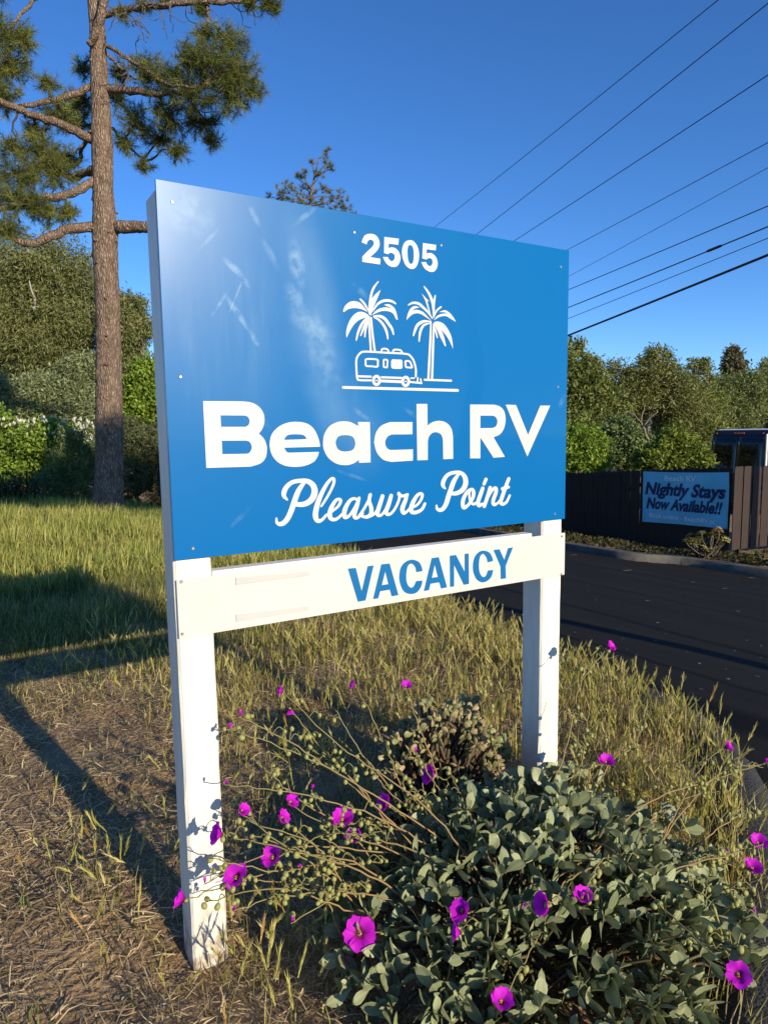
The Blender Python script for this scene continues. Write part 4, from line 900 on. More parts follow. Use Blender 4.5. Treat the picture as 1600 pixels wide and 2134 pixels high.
for (px, py, r, dd) in CL:
    c = np.array(at(px, py, PD+dd)); rr = r/F_PX*PD; m = int(12+r*r*.032)
    j = np.argmin(np.linalg.norm(allbr-c, axis=1)); a0 = allbr[j]
    limb(tw, a0, c, .022, .012, (.085, .065, .05), .15, 5, 6, int(abs(px*7+py)))
    d = unit(g1.normal(size=(m, 3))); p = c+d*(rr*g1.random(m)**.5)[:, None]*np.array([1, 1, .8])
    for q in range(m):
        if q % 2 == 0: limb(tw, c+(p[q]-c)*g1.uniform(0, .35)+g1.normal(size=3)*.05, p[q], .010, .005, (.09, .07, .05), .25, 3, 4, int(g1.integers(1e6)))
    ax = unit(d*.9+np.array([0, 0, .45])+g1.normal(size=(m, 3))*.45)
    k = 46; ix = np.repeat(np.arange(m), k); nn = len(ix)
    nd = unit(ax[ix]*g1.uniform(.15, 1.2, nn)[:, None]+g1.normal(size=(nn, 3))*.62+np.array([0, 0, -.12]))
    NP.append(p[ix]+ax[ix]*g1.uniform(-.14, .10, nn)[:, None]); ND.append(nd)
    tone = g1.random(m)[ix][:, None]; base_c = np.array([.068, .090, .022])*(1-tone)+np.array([.21, .225, .045])*tone
    NC.append(base_c*g1.uniform(.7, 1.25, nn)[:, None]*np.where(g1.random(nn) < .06, 1.0, 1.0)[:, None])
NP, ND, NC = np.vstack(NP), np.vstack(ND), np.vstack(NC); nn = len(NP)
S_ = unit(np.cross(ND, g1.normal(size=(nn, 3)))); Ln = g1.uniform(.10, .19, nn)[:, None]
V = np.stack([NP-S_*.0036, NP+S_*.0036, NP+ND*Ln+np.array([0, 0, -.012])], 1).reshape(-1, 3)
nd_ = put(obj('needles', mesh_np('needles', V, np.arange(nn*3).reshape(-1, 3), np.repeat(NC, 3, 0)), M['needle']), pine); nd_['kind'] = 'stuff'
tw_ = put(obj('twigs', tw.mesh('twigs', True), M['twig']), pine); tw_['kind'] = 'stuff'
# bare dead twigs hanging from the topmost branch
tw2 = Acc()
for (x, y) in ((300, 14), (330, 20), (360, 10), (400, 8), (470, 6), (500, 8), (520, 12), (545, 0), (250, 24), (275, 40), (270, 130), (280, 150), (310, 70)):
    for q in range(4):
        a0 = np.array(at(x+g1.uniform(-14, 14), y, PD-.4)); P = [a0]; d = unit(np.array([g1.normal()*.6, g1.normal()*.4, -1 if q % 2 else .4]))
        for _ in range(6): d = unit(d+g1.normal(size=3)*.45); P.append(P[-1]+d*.09)
        V, T = tube_np(P, np.linspace(.011, .004, 7), 4); tw2.add(V, T, (.13, .11, .09))
t2 = put(obj('dead_twigs', tw2.mesh('dead_twigs'), M['twig']), pine); t2['kind'] = 'stuff'

# young pine whose tip shows over the sign
D2 = 34.0
yp_root = np.array(at(640, 950, D2)); yp = thing('young_pine_tree', (yp_root[0], yp_root[1], float(gz(yp_root[0], yp_root[1]))), 'spindly young pine with its tip rising above the sign', 'tree')
S = spline(np.array([list(at(x, y, D2))+[w_] for x, y, w_ in ((640, 985, .22), (640, 700, .17), (640, 520, .12), (645, 430, .08), (655, 370, .05), (664, 330, .03))]), 6)
V, T = tube_np(S[:, :3], S[:, 3], 9, .03, 2); put(obj('trunk', mesh_np('trunk', V, T, smooth=True), M['bark']), yp)
tw = Acc(); NP, ND, NC = [], [], []
for (px, py, r) in [(683, 318, 10), (676, 345, 12), (690, 352, 8), (650, 340, 5), (665, 362, 10), (630, 365, 12), (622, 372, 10), (600, 388, 16), (585, 398, 14), (640, 395, 18), (672, 392, 16), (690, 408, 14), (712, 410, 14), (722, 425, 16), (700, 430, 18), (660, 420, 24), (620, 415, 20), (585, 415, 14), (640, 440, 30), (690, 445, 26), (600, 440, 26), (560, 408, 4), (720, 450, 20), (560, 470, 30), (640, 480, 40), (720, 480, 34), (600, 540, 50), (690, 540, 50), (640, 620, 60), (560, 640, 40), (720, 640, 40)]:
    c = np.array(at(px, py, D2+g1.uniform(-.5, .5))); rr = r/F_PX*D2; m = int(6+r*r*.03)
    j = np.argmin(np.linalg.norm(S[:, :3]-c-np.array([0, 0, -.5]), axis=1)); limb(tw, S[j, :3], c, .035, .015, (.12, .09, .07), .2, 5, 6, int(abs(px+py)))
    d = unit(g1.normal(size=(m, 3))); p = c+d*(rr*g1.random(m)**.5)[:, None]; ax = unit(d*.6+np.array([0, 0, .8])+g1.normal(size=(m, 3))*.3)
    k = 30; ix = np.repeat(np.arange(m), k); q = len(ix)
    ND.append(unit(ax[ix]*.7+g1.normal(size=(q, 3))*.6)); NP.append(p[ix]); tone = g1.random(m)[ix][:, None]
    NC.append((np.array([.08, .09, .025])*(1-tone)+np.array([.24, .22, .06])*tone)*g1.uniform(.7, 1.2, q)[:, None])
NP, ND, NC = np.vstack(NP), np.vstack(ND), np.vstack(NC); nn = len(NP)
S_ = unit(np.cross(ND, g1.normal(size=(nn, 3)))); Ln = g1.uniform(.16, .3, nn)[:, None]
V = np.stack([NP-S_*.009, NP+S_*.009, NP+ND*Ln], 1).reshape(-1, 3)
o = put(obj('needles', mesh_np('needles', V, np.arange(nn*3).reshape(-1, 3), np.repeat(NC, 3, 0)), M['needle']), yp); o['kind'] = 'stuff'
o = put(obj('twigs', tw.mesh('twigs'), M['twig']), yp); o['kind'] = 'stuff'

# ------------------------------------------------------------------ trees and shrubs behind
EUC = [(0.089, 0.109, 0.034), (0.193, 0.209, 0.067), (0.306, 0.3, 0.118)]
tree('eucalyptus_tree', 'big drooping olive-green eucalyptus behind the pine trunk', 'tree', [(20, 560, 70), (80, 545, 60), (140, 560, 60), (60, 620, 80), (150, 630, 75), (0, 680, 80), (90, 700, 85), (175, 700, 60), (30, 760, 75), (120, 770, 70), (200, 620, 40), (-70, 600, 90), (-60, 720, 90)], 31, .21, .05, EUC, 80000, .32, (.20, .17, .14), droop=1.0, sig=.30, seed=31, base=110, bare=14, shell=.35)
tree('eucalyptus_tree', 'smaller eucalyptus bough hanging between the pine trunk and the sign', 'tree', [(268, 640, 34), (285, 680, 28), (255, 690, 36), (270, 725, 30), (300, 695, 14), (255, 760, 34), (300, 770, 10)], 29, .20, .05, EUC, 13000, .12, (.20, .17, .14), droop=1.0, sig=.22, seed=37, base=262)
GREY = [(0.129, 0.154, 0.067), (0.258, 0.292, 0.133), (0.393, 0.438, 0.223)]
tree('grey_shrub', 'silvery grey-green shrub left of the pine trunk, below the eucalyptus', 'shrub', [(165, 800, 42), (190, 765, 26), (150, 765, 22), (110, 850, 44), (60, 870, 40), (175, 850, 40), (130, 815, 30), (20, 860, 40), (60, 820, 30), (0, 815, 30), (90, 800, 20), (-30, 850, 50)], 20, .14, .036, GREY, 34000, .07, seed=41, sig=.26, shell=.3)
BRI = [(0.103, 0.168, 0.02), (0.207, 0.308, 0.037), (0.33, 0.435, 0.062)]
_, wb = tree('green_shrub', 'bright green bushy shrub topped with white flower spikes', 'shrub', [(30, 930, 48), (80, 930, 46), (0, 900, 40), (60, 965, 46), (110, 950, 36), (10, 985, 50), (140, 910, 26), (100, 905, 26)], 16.0, .095, .05, BRI, 22000, .05, seed=43, sig=.14)
g2 = np.random.default_rng(5); P = []
for (px, py) in zip(g2.uniform(-10, 195, 130), g2.uniform(868, 905, 130)): P.append(at(px, py+.0006*(px-90)**2, 15.6+g2.uniform(-.3, .5)))
P = np.array(P); D = unit(g2.normal(size=(len(P), 3))*.35+np.array([0, 0, 1.])); a = Acc()
for k_ in range(5):
    N = unit(g2.normal(size=P.shape)); V, T = cards(P+g2.normal(size=P.shape)*.012, D, N, .085, .032); a.add(V, T, (.68, .66, .56))
o = obj('blossom', a.mesh('blossom'), M['leaf']); put(o, [q for q in bpy.data.objects if q.get('label', '').startswith('bright green bushy')][0]); o['kind'] = 'stuff'
DARK = [(0.085, 0.121, 0.04), (0.169, 0.223, 0.072), (0.3, 0.365, 0.144)]
tree('dark_shrub', 'dark feathery shrub at the foot of the pine trunk', 'shrub', [(160, 955, 44), (140, 1000, 40), (180, 1010, 36), (110, 1010, 34), (195, 960, 30), (150, 915, 24)], 14.6, .085, .016, DARK, 17000, .05, seed=47, sig=.15)
tree('green_shrub', 'bright leafy green shrub between the pine trunk and the sign', 'shrub', [(300, 785, 34), (322, 800, 34), (290, 830, 36), (330, 850, 40), (270, 850, 30), (350, 790, 40)], 22, .13, .07, BRI, 15000, .07, seed=53, sig=.15)
tree('grey_shrub', 'grey-green twiggy shrub right of the pine trunk beside the sign post', 'shrub', [(290, 930, 44), (325, 930, 44), (290, 985, 44), (330, 1000, 44), (265, 900, 26), (350, 960, 50), (270, 1020, 30)], 14.8, .075, .022, [(.06, .075, .03), (.12, .14, .055), (.20, .21, .10)], 18000, .05, seed=59, sig=.14)
# unseen tree added behind the camera so its crown shades the pine foot and shrubs
tree_c = [(np.array(c), r) for c, r in (((2.6, -5.3, 6.35), .75), ((3.7, -5.2, 6.3), .85), ((4.9, -5.1, 6.5), .9), ((5.9, -5.3, 6.3), .8), ((4.3, -4.9, 6.9), .6), ((6.8, -5.2, 6.4), .6))]
st_ = thing('added_shade_tree', (5.0, -5.2, float(gz(5.0, -5.2))-.1), 'slim unseen tree added across the drive to shade the pine foot', 'tree'); a = Acc()
limb(a, (5.0, -5.2, float(gz(5.0, -5.2))-.3), (4.9, -5.15, 4.6), .12, .08, (.14, .11, .08), .03, 9, 8, 3)
for q, (c, r) in enumerate(tree_c): limb(a, (4.9, -5.15, 4.6), c, .05, .015, (.14, .11, .08), .1, 6, 6, q)
put(obj('trunk', a.mesh('trunk', True), M['twig']), st_)
o = put(obj('crown', crown_mesh(tree_c, 16000, .16, .08, BRI, 44, .2, 0, 91, .3, .2, 0), M['leaf']), st_); o['kind'] = 'stuff'
# strap-leaved clump in the shade on the far left
sc_root = np.array(at(15, 1075, 13.2)); sc = thing('strap_leaf_clump', (sc_root[0], sc_root[1], float(gz(sc_root[0], sc_root[1]))), 'dark strap-leaved clump in front of the bright green shrub', 'plant')
a = Acc(); g3 = np.random.default_rng(8)
for q in range(150):
    th = g3.uniform(0, 2*np.pi); L_ = g3.uniform(.6, 1.25); h = np.array([math.cos(th), math.sin(th), 0]); s_ = np.array([-h[1], h[0], 0])*.016
    b0 = np.array(sc.location)+np.array([g3.normal()*.35, g3.normal()*.25, 0]); tl = g3.uniform(.15, .9)
    m1 = b0+L_*.55*(np.array([0, 0, math.cos(tl)])+h*math.sin(tl)); m2 = m1+L_*.45*(np.array([0, 0, math.cos(tl+1.3)])+h*math.sin(tl+1.3))
    c_ = np.array([.05, .065, .022])*g3.uniform(.6, 1.6)
    a.add([b0-s_, b0+s_, m1+s_*.9, m1-s_*.9, m2], [(0, 1, 2), (0, 2, 3), (3, 2, 4)], c_)
o = put(obj('foliage', a.mesh('foliage'), M['leaf']), sc); o['kind'] = 'stuff'
# orange blooms by the sign post
P = np.array([at(324+g3.normal()*6, 1046+g3.normal()*9, 13.6+g3.normal()*.1) for _ in range(46)]); a = Acc()
V, T = cards(P, unit(g3.normal(size=P.shape)), unit(g3.normal(size=P.shape)+np.array([0, -1, .3])), .075, .07); a.add(V, T, (.55, .16, .03))
ofl = thing('orange_flower_clump', tuple(np.array([*P.mean(0)[:2], float(gz(*P.mean(0)[:2]))])), 'small clump of orange blooms low beside the sign post', 'flowers')
o = put(obj('blossom', a.mesh('blossom'), M['leaf']), ofl); o['kind'] = 'stuff'
P2 = np.array([at(324+g3.normal()*9, 1060+g3.normal()*10, 13.6+g3.normal()*.15) for _ in range(120)]); a = Acc(); V, T = cards(P2, unit(g3.normal(size=P2.shape)+np.array([0, 0, .8])), unit(g3.normal(size=P2.shape)), .11, .05); a.add(V, T, (.07, .10, .03))
o = put(obj('foliage', a.mesh('foliage'), M['leaf']), ofl); o['kind'] = 'stuff'
# hidden by the sign from here, seen from a step aside
for q, (px, py, r, D_, lab) in enumerate([(450, 800, 90, 24, 'rounded green shrub behind the left part of the sign'), (620, 800, 110, 27, 'broad olive tree behind the middle of the sign'), (800, 820, 100, 30, 'leafy green tree behind the sign lettering'), (960, 850, 90, 33, 'pale green tree behind the right part of the sign'), (1090, 820, 100, 32, 'yellow-green tree behind the right sign post')]):
    tree('shrub' if q == 0 else 'broadleaf_tree', lab, 'shrub' if q == 0 else 'tree', [(px, py, r*.7), (px-r*.5, py+40, r*.6), (px+r*.5, py+50, r*.6), (px, py+80, r*.6)], D_, .22, .1, (BRI, EUC, DARK, GREY, DARK)[q], 8000, .12, seed=60+q, sig=.25)

WIL = [(.078, .108, .026), (.17, .20, .048), (.32, .335, .10)]
OLV = [(0.086, 0.115, 0.033), (0.172, 0.202, 0.066), (0.293, 0.326, 0.132)]
RG = 'trees beyond the fence'
tree('broadleaf_tree', 'green tree directly right of the sign panel, reaching up to the lowest wire', 'tree', [(1205, 790, 46), (1195, 730, 20), (1200, 850, 60), (1235, 800, 36), (1250, 850, 46), (1180, 900, 60), (1225, 770, 26), (1150, 800, 60)], 30, .20, .085, WIL, 20000, .16, seed=71, group=RG, sig=.24, bare=3)
tree('willow_tree', 'loose pale willow with open topmost sprays beyond the dark fence', 'tree', [(1365, 745, 22), (1345, 790, 40), (1400, 800, 40), (1365, 830, 56), (1320, 830, 44), (1420, 850, 46), (1385, 765, 24), (1300, 790, 28), (1280, 765, 16), (1340, 760, 18), (1390, 735, 10)], 33, .19, .055, [(.08, .10, .028), (.19, .20, .058), (.33, .33, .12)], 22000, .18, (.3, .27, .22), seed=73, group=RG, sig=.22, droop=.3, bare=10, shell=.35)
tree('willow_tree', 'yellow-green willow beyond the banner, right of the tallest spray', 'tree', [(1455, 790, 30), (1440, 840, 46), (1475, 850, 40), (1470, 760, 14), (1450, 755, 12), (1410, 890, 50), (1465, 900, 46)], 35, .19, .055, WIL, 20000, .16, (.26, .23, .19), seed=79, group=RG, sig=.22, droop=.3, bare=4, shell=.4)
tree('olive_tree', 'rounded grey-olive tree beyond the fence, left of the motorhome roof', 'tree', [(1510, 815, 30), (1500, 850, 36), (1545, 840, 44), (1530, 880, 40), (1560, 800, 26), (1500, 900, 30)], 44, .22, .08, OLV, 18000, .2, seed=83, group=RG, sig=.3)
tree('olive_tree', 'dense olive-green tree rising above the motorhome roof', 'tree', [(1590, 810, 40), (1620, 850, 60), (1580, 870, 40), (1600, 780, 20), (1680, 830, 70)], 46, .22, .08, OLV, 16000, .2, seed=89, group=RG, sig=.3)
tree('eucalyptus_tree', 'far lone eucalyptus tuft standing above the treetops', 'tree', [(1527, 745, 13), (1535, 760, 14), (1520, 765, 12), (1527, 735, 9), (1517, 778, 8), (1538, 775, 9)], 70, .42, .16, [(.11, .10, .05), (.17, .15, .08), (.24, .21, .12)], 4500, .16, (.25, .22, .18), group=RG, seed=97, sig=.28)
tree('conifer_tree', 'dark conifer tip just above the treeline far beyond the motorhome', 'tree', [(1600, 765, 14), (1598, 790, 16), (1612, 775, 18)], 66, .35, .1, DARK, 4000, .2, seed=101, group=RG, sig=.3)
tree('green_shrub', 'bright green shrub peeping over the dark fence beside the sign', 'shrub', [(1215, 945, 32), (1195, 920, 34), (1230, 920, 26), (1245, 960, 24), (1170, 950, 40)], 20, .11, .06, BRI, 13000, .06, seed=103, sig=.13)
tree('green_shrub', 'dark leafy shrub filling the middle above the fence', 'shrub', [(1275, 935, 36), (1310, 950, 32), (1290, 900, 30), (1330, 925, 28)], 23, .12, .06, DARK, 12000, .07, seed=107, sig=.15, bare=3)
tree('green_shrub', 'bright green shrub above the banner, next to the motorhome', 'shrub', [(1385, 950, 32), (1425, 945, 34), (1455, 960, 24), (1355, 960, 26), (1400, 920, 24)], 19, .11, .06, [(.09, .12, .016), (.18, .23, .032), (.28, .32, .055)], 14000, .06, seed=109, sig=.13)
# pale leaning trunk in the thicket
a = Acc(); P0 = np.array(at(1352, 925, 22.2))
limb(a, np.array([P0[0], P0[1], float(gz(P0[0], P0[1]))-.1]), P0, .07, .06, (.20, .17, .12), .1, 7, 8, 3); limb(a, P0, at(1336, 880, 22.0), .045, .03, (.22, .18, .13), .1, 6, 6, 4); limb(a, at(1336, 880, 22.0), at(1300, 850, 21.8), .022, .008, (.22, .18, .13), .15, 5, 6, 5); limb(a, at(1336, 880, 22.0), at(1345, 840, 22.2), .022, .008, (.22, .18, .13), .15, 5, 6, 6); limb(a, at(1340, 888, 22.0), at(1370, 858, 21.8), .03, .01, (.22, .18, .13), .15, 5, 6, 7)
tag(obj('dead_tree', a.mesh('dead_tree', True), M['twig']), 'bare pale leaning tree trunk in the thicket above the banner', 'tree')

# woods closing the view far behind
blobs = []
gw = np.random.default_rng(301)
for px in range(-160, 480, 40): blobs.append((np.array(at(px+gw.uniform(-12, 12), 850+gw.uniform(-25, 25), 48+gw.uniform(-3, 3))), 2.3))
for px in range(-160, 480, 50): blobs.append((np.array(at(px+gw.uniform(-12, 12), 915+gw.uniform(-8, 8), 46+gw.uniform(-3, 3))), 2.0))
for px in range(480, 1100, 42): blobs.append((np.array(at(px+gw.uniform(-12, 12), 868+gw.uniform(-18, 18), 56+gw.uniform(-4, 4))), 2.6)); blobs.append((np.array(at(px+gw.uniform(-12, 12), 915, 52+gw.uniform(-4, 4))), 2.2))
for px in range(1100, 1800, 34): blobs.append((np.array(at(px+gw.uniform(-12, 12), 850+gw.uniform(-18, 22), 62+gw.uniform(-4, 4))), 2.6))
for px in range(1100, 1800, 40): blobs.append((np.array(at(px+gw.uniform(-12, 12), 920+gw.uniform(-15, 15), 58+gw.uniform(-4, 4))), 2.8))
o = obj('woodland', crown_mesh(blobs, 74000, .40, .2, WIL, 40, .35, 0, 303), M['leaf']); tag(o, 'far green woodland closing the view behind the nearer trees', 'woodland', kind='stuff')

# ------------------------------------------------------------------ grass, straw and foxtails
MC = np.array([.725, -.37]); MA, MBr, MH = .49, .42, .235       # the flowering mound: centre, half-axes, height
def mound_r(x, y): return np.hypot((x-MC[0])/MA, (y-MC[1])/MBr)
def kerb_dist(x, y):
    K = KNr[::4]; d = np.full(np.shape(x), 99.)
    for kx, ky in K: d = np.minimum(d, np.hypot(x-kx, y-ky))
    return d
GRN = np.array([(.085, .115, .025), (.16, .195, .042), (.28, .295, .08)]); DRY = np.array([(.24, .175, .075), (.42, .325, .145), (.62, .51, .27)]); YEL = np.array([(.23, .22, .05), (.41, .37, .10), (.62, .54, .20)])
def pick(pal, t): t = np.clip(t, 0, .999)*2; lo = t.astype(int); fr = (t-lo)[:, None]; return pal[lo]*(1-fr)+pal[np.minimum(lo+1, 2)]*fr
def blades(P, L, Wd, th, t1, t2, C, Ctip):
    n = len(P); h = np.stack([np.cos(th), np.sin(th), np.zeros(n)], 1); s_ = np.stack([-np.sin(th+.6), np.cos(th+.6), np.zeros(n)], 1)*Wd[:, None]*.5
    z = np.array([0, 0, 1.])
    m_ = P+(L*.55)[:, None]*(np.cos(t1)[:, None]*z+np.sin(t1)[:, None]*h); e = m_+(L*.5)[:, None]*(np.cos(t2)[:, None]*z+np.sin(t2)[:, None]*h)
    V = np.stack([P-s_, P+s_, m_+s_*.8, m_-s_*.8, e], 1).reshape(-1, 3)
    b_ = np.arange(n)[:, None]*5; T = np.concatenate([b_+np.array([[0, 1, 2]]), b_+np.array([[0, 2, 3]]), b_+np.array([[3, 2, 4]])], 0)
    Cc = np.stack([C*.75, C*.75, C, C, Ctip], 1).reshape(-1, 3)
    return V, T, Cc
def on_ground(x, y): return np.stack([x, y, ground_z(x, y)-.004], 1)
gr = np.random.default_rng(77)
def keep_mask(x, y):
    k = ~in_poly(x, y, ROADPOLY); k &= ~((x > -.01) & (x < .1) & (y > -.0) & (y < .11)); k &= ~((x > 1.12) & (x < 1.23) & (y > 0) & (y < .11)); return k
# near field
N0 = 230000
x = gr.uniform(-1.6, 3.6, N0); y = gr.uniform(-1.3, 4.6, N0); kd = kerb_dist(x, y)
left = 1/(1+np.exp(-((.34-x)*9)))*1/(1+np.exp((y-2.35)*4))          # worn, dry ground left of the sign
bed = np.exp(-((x-.75)**2/.20+(y-.10)**2/.10))
lawn = 1/(1+np.exp(-(y-2.6)*2.5))
nz = vnoise(x+9, y+9, 1.7, 3); nf = vnoise(x+5, y+7, 6.5, 4)
dens = (.40+.5*lawn+.30*(kd < .45))*(1-.90*left)*(1-.75*bed)*(.12+1.35*nf**1.5)*(1-.6*np.exp(-((x-.05)**2/.12+(y-1.55)**2/.22)))
dens += .20*np.exp(-((x-.25)**2/.03+(y+.12)**2/.05))+.16*np.exp(-((x+.12)**2/.02+(y-.42)**2/.03))+.25*np.exp(-((x+.12)**2/.03+(y-1.95)**2/.02))
k = (gr.random(N0) < dens) & keep_mask(x, y) & (mound_r(x, y) > .85)
x, y, kd, nz, nf, lawn, left = (q[k] for q in (x, y, kd, nz, nf, lawn, left)); n = len(x)
green = np.clip(.10+.62*lawn+.55*(nz-.5)-.30*(kd < .5)+.25*left, 0, 1)
isg = gr.random(n) < green
L = gr.uniform(.035, .118, n)*(1+.60*lawn)*(1-.45*left)*(.8+.5*nf)*np.where(kd < .5, 1.15, 1)
C = np.where(isg[:, None], pick(GRN, gr.random(n)), np.where((gr.random(n) < .42)[:, None], pick(YEL, gr.random(n)), pick(DRY, gr.random(n))))
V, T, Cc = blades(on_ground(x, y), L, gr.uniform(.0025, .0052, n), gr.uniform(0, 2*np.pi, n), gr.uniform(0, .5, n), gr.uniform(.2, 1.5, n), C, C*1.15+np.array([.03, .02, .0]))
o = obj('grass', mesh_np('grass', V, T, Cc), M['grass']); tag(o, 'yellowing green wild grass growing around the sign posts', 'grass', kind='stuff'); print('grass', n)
# lawn further back
N1 = 120000
x = gr.uniform(-3.5, 6.5, N1); y = 4.4+(gr.random(N1)**1.25)*10.6; nz = vnoise(x+9, y+9, .9, 13); nf = vnoise(x+5, y+7, 2.5, 14)
k = (gr.random(N1) < .35+.6*nf) & keep_mask(x, y); x, y, nz, nf = (q[k] for q in (x, y, nz, nf)); n = len(x)
isg = gr.random(n) < np.clip(.62+.9*(nz-.5), 0, 1); C = np.where(isg[:, None], pick(GRN*np.array([1.75, 1.6, 1.5]), gr.random(n)), pick(YEL, gr.random(n)))
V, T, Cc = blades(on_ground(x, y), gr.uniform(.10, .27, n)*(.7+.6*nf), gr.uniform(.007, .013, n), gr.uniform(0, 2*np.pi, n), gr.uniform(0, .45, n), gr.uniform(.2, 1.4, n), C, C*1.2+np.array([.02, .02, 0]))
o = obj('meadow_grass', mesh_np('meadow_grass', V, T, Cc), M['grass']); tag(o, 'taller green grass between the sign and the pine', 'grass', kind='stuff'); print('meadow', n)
# straw lying on the soil
N2 = 230000
x = gr.uniform(-1.5, 3.3, N2); y = gr.uniform(-1.3, 4.2, N2); nf = vnoise(x+3, y+1, 4, 24)
left = 1/(1+np.exp(-((.6-x)*5)))*1/(1+np.exp((y-2.5)*3)); d_ = .25+.75*left
d_ *= (.25+1.0*nf); d_ *= np.where(np.hypot(x-.02, (y-1.35)*.8) < .22, .35, 1)
k = (gr.random(N2) < d_) & keep_mask(x, y) & (mound_r(x, y) > .75); x, y = x[k], y[k]; n = len(x)
th = gr.uniform(0, 2*np.pi, n); L = gr.uniform(.02, .11, n)*(gr.random(n)**.5); h = np.stack([np.cos(th), np.sin(th), gr.normal(0, .16, n)], 1); s_ = np.stack([-np.sin(th), np.cos(th), gr.normal(0, .5, n)], 1)*gr.uniform(.0006, .0015, n)[:, None]
P = on_ground(x, y)+np.array([0, 0, .006])+np.stack([0*x, 0*x, gr.random(n)*.012], 1); q = P+h*(L*.5)[:, None]+np.stack([0*x, 0*x, gr.uniform(0, .01, n)], 1); th2 = th+gr.normal(0, .45, n); e = q+np.stack([np.cos(th2), np.sin(th2), gr.normal(-.08, .12, n)], 1)*(L*.5)[:, None]
V = np.stack([P-s_, P+s_, q+s_, q-s_, e], 1).reshape(-1, 3); b_ = np.arange(n)[:, None]*5; T = np.concatenate([b_+np.array([[0, 1, 2]]), b_+np.array([[0, 2, 3]]), b_+np.array([[3, 2, 4]])], 0)
C = pick(np.array([(.30, .215, .115), (.60, .455, .25), (.82, .67, .42)]), gr.random(n)**1.3)
o = obj('straw_litter', mesh_np('straw_litter', V, T, np.repeat(C, 5, 0)), M['grass']); tag(o, 'dry cut straw scattered over the bare brown soil', 'straw', kind='stuff'); print('straw', n)
# wild barley seed heads
fx = []; 
x = gr.uniform(1.0, 3.4, 9000); y = gr.uniform(-.9, 4.2, 9000); kd = kerb_dist(x, y); k = (gr.random(9000) < np.where(kd < .55, .62, .20)) & keep_mask(x, y) & (mound_r(x, y) > 1.0); fx.append(np.stack([x[k], y[k]], 1))
x = gr.uniform(.15, 2.2, 2600); y = gr.uniform(.35, 3.2, 2600); k = gr.random(2600) < .35; fx.append(np.stack([x[k], y[k]], 1))
for cx, cy, s_, m in ((.25, -.10, .10, 46), (-.10, .42, .10, 26), (-.13, .20, .12, 14), (.05, -.30, .12, 16), (-.2, .9, .2, 10), (.15, 2.1, .3, 40), (1.35, -.45, .14, 60)): fx.append(gr.normal(size=(m, 2))*s_+np.array([cx, cy]))
F = np.vstack(fx); F = F[keep_mask(F[:, 0], F[:, 1])]; n = len(F)
L = gr.uniform(.055, .155, n); th = gr.uniform(0, 2*np.pi, n); t1 = gr.uniform(0, .3, n); t2 = gr.uniform(.15, .8, n)
P = on_ground(F[:, 0], F[:, 1]); yelc = pick(YEL, gr.random(n)); V, T, Cc = blades(P, L, np.full(n, .0022), th, t1, t2, yelc*.8, yelc); a = Acc(); a.V.append(V); a.T.append(T); a.C.append(Cc); a.n = len(V)
h = np.stack([np.cos(th), np.sin(th), 0*th], 1); tip = V.reshape(n, 5, 3)[:, 4]; ax = unit(np.cos(t2)[:, None]*np.array([0, 0, 1.])+np.sin(t2)[:, None]*h)
K = 30; ix = np.repeat(np.arange(n), K); tt = np.tile(np.linspace(0, 1, K), n); HL = gr.uniform(.036, .064, n)[ix]
b0 = tip[ix]+ax[ix]*(HL*tt)[:, None]; dr = unit(ax[ix]*1.0+gr.normal(size=(n*K, 3))*.15); sl_ = unit(np.cross(dr, gr.normal(size=(n*K, 3))))*.0014
V = np.stack([b0-sl_, b0+sl_, b0+dr*gr.uniform(.014, .034, n*K)[:, None]], 1).reshape(-1, 3); hc = pick(np.array([(.40, .38, .09), (.60, .54, .16), (.74, .64, .29)]), gr.random(n))[ix]
hc = np.where((np.arange(n)[ix] % 14 == 0)[:, None], hc*np.array([.95, .72, .7]), hc)
a.add(V, np.arange(n*K*3).reshape(-1, 3), np.repeat(hc, 3, 0))
o = obj('foxtail_grass', a.mesh('foxtail_grass'), M['grass']); tag(o, 'bristly yellow foxtail seed heads along the verge', 'grass', kind='stuff'); print('foxtail', n)
# stray stalks and leaf scraps on the drive
a = Acc()
for (px, py, dx, dy, w_) in [(1262, 1378, 26, -8, 2), (1190, 1399, 60, -6, 1.5), (1418, 1415, 12, 0, 2), (1365, 1469, 50, 4, 1.5), (1300, 1191, 16, -2, 3), (1560, 1205, 14, 1, 2), (1505, 1228, 10, 0, 2), (1345, 1254, 8, 0, 2), (1368, 1300, 5, 1, 3), (1455, 1386, 5, 1, 3), (1515, 1418, 5, 2, 3), (1535, 1276, 5, 0, 3), (1215, 1120, 14, -2, 2), (1190, 1158, 12, -1, 3), (1440, 1215, 8, 0, 2), (1555, 1590, 5, 2, 2), (1560, 1630, 5, 3, 2)]:
    p, q = hit(px, py, -.1), hit(px+dx, py+dy, -.1); d = q-p; s_ = np.array([-d[1], d[0], 0]); s_ = s_/(np.linalg.norm(s_)+1e-9)*w_*np.linalg.norm(p-CAM)/F_PX*1.2; zz = np.array([0, 0, .012])
    a.add([p-s_+zz, p+s_+zz, q+s_*.5+zz, q-s_*.5+zz], [(0, 1, 2), (0, 2, 3)], (.33, .28, .19))
g4 = np.random.default_rng(3)
for q in range(34):
    p = hit(g4.uniform(1190, 1600), g4.uniform(1165, 1460), -.1)+np.array([0, 0, .011]); th = g4.uniform(0, 6.28); s_ = np.array([math.cos(th), math.sin(th), 0])*g4.uniform(.006, .018); w_ = np.array([-s_[1], s_[0], 0])*.4
    a.add([p-s_-w_, p+s_-w_, p+s_+w_, p-s_+w_], [(0, 1, 2), (0, 2, 3)], (.12, .10, .07))
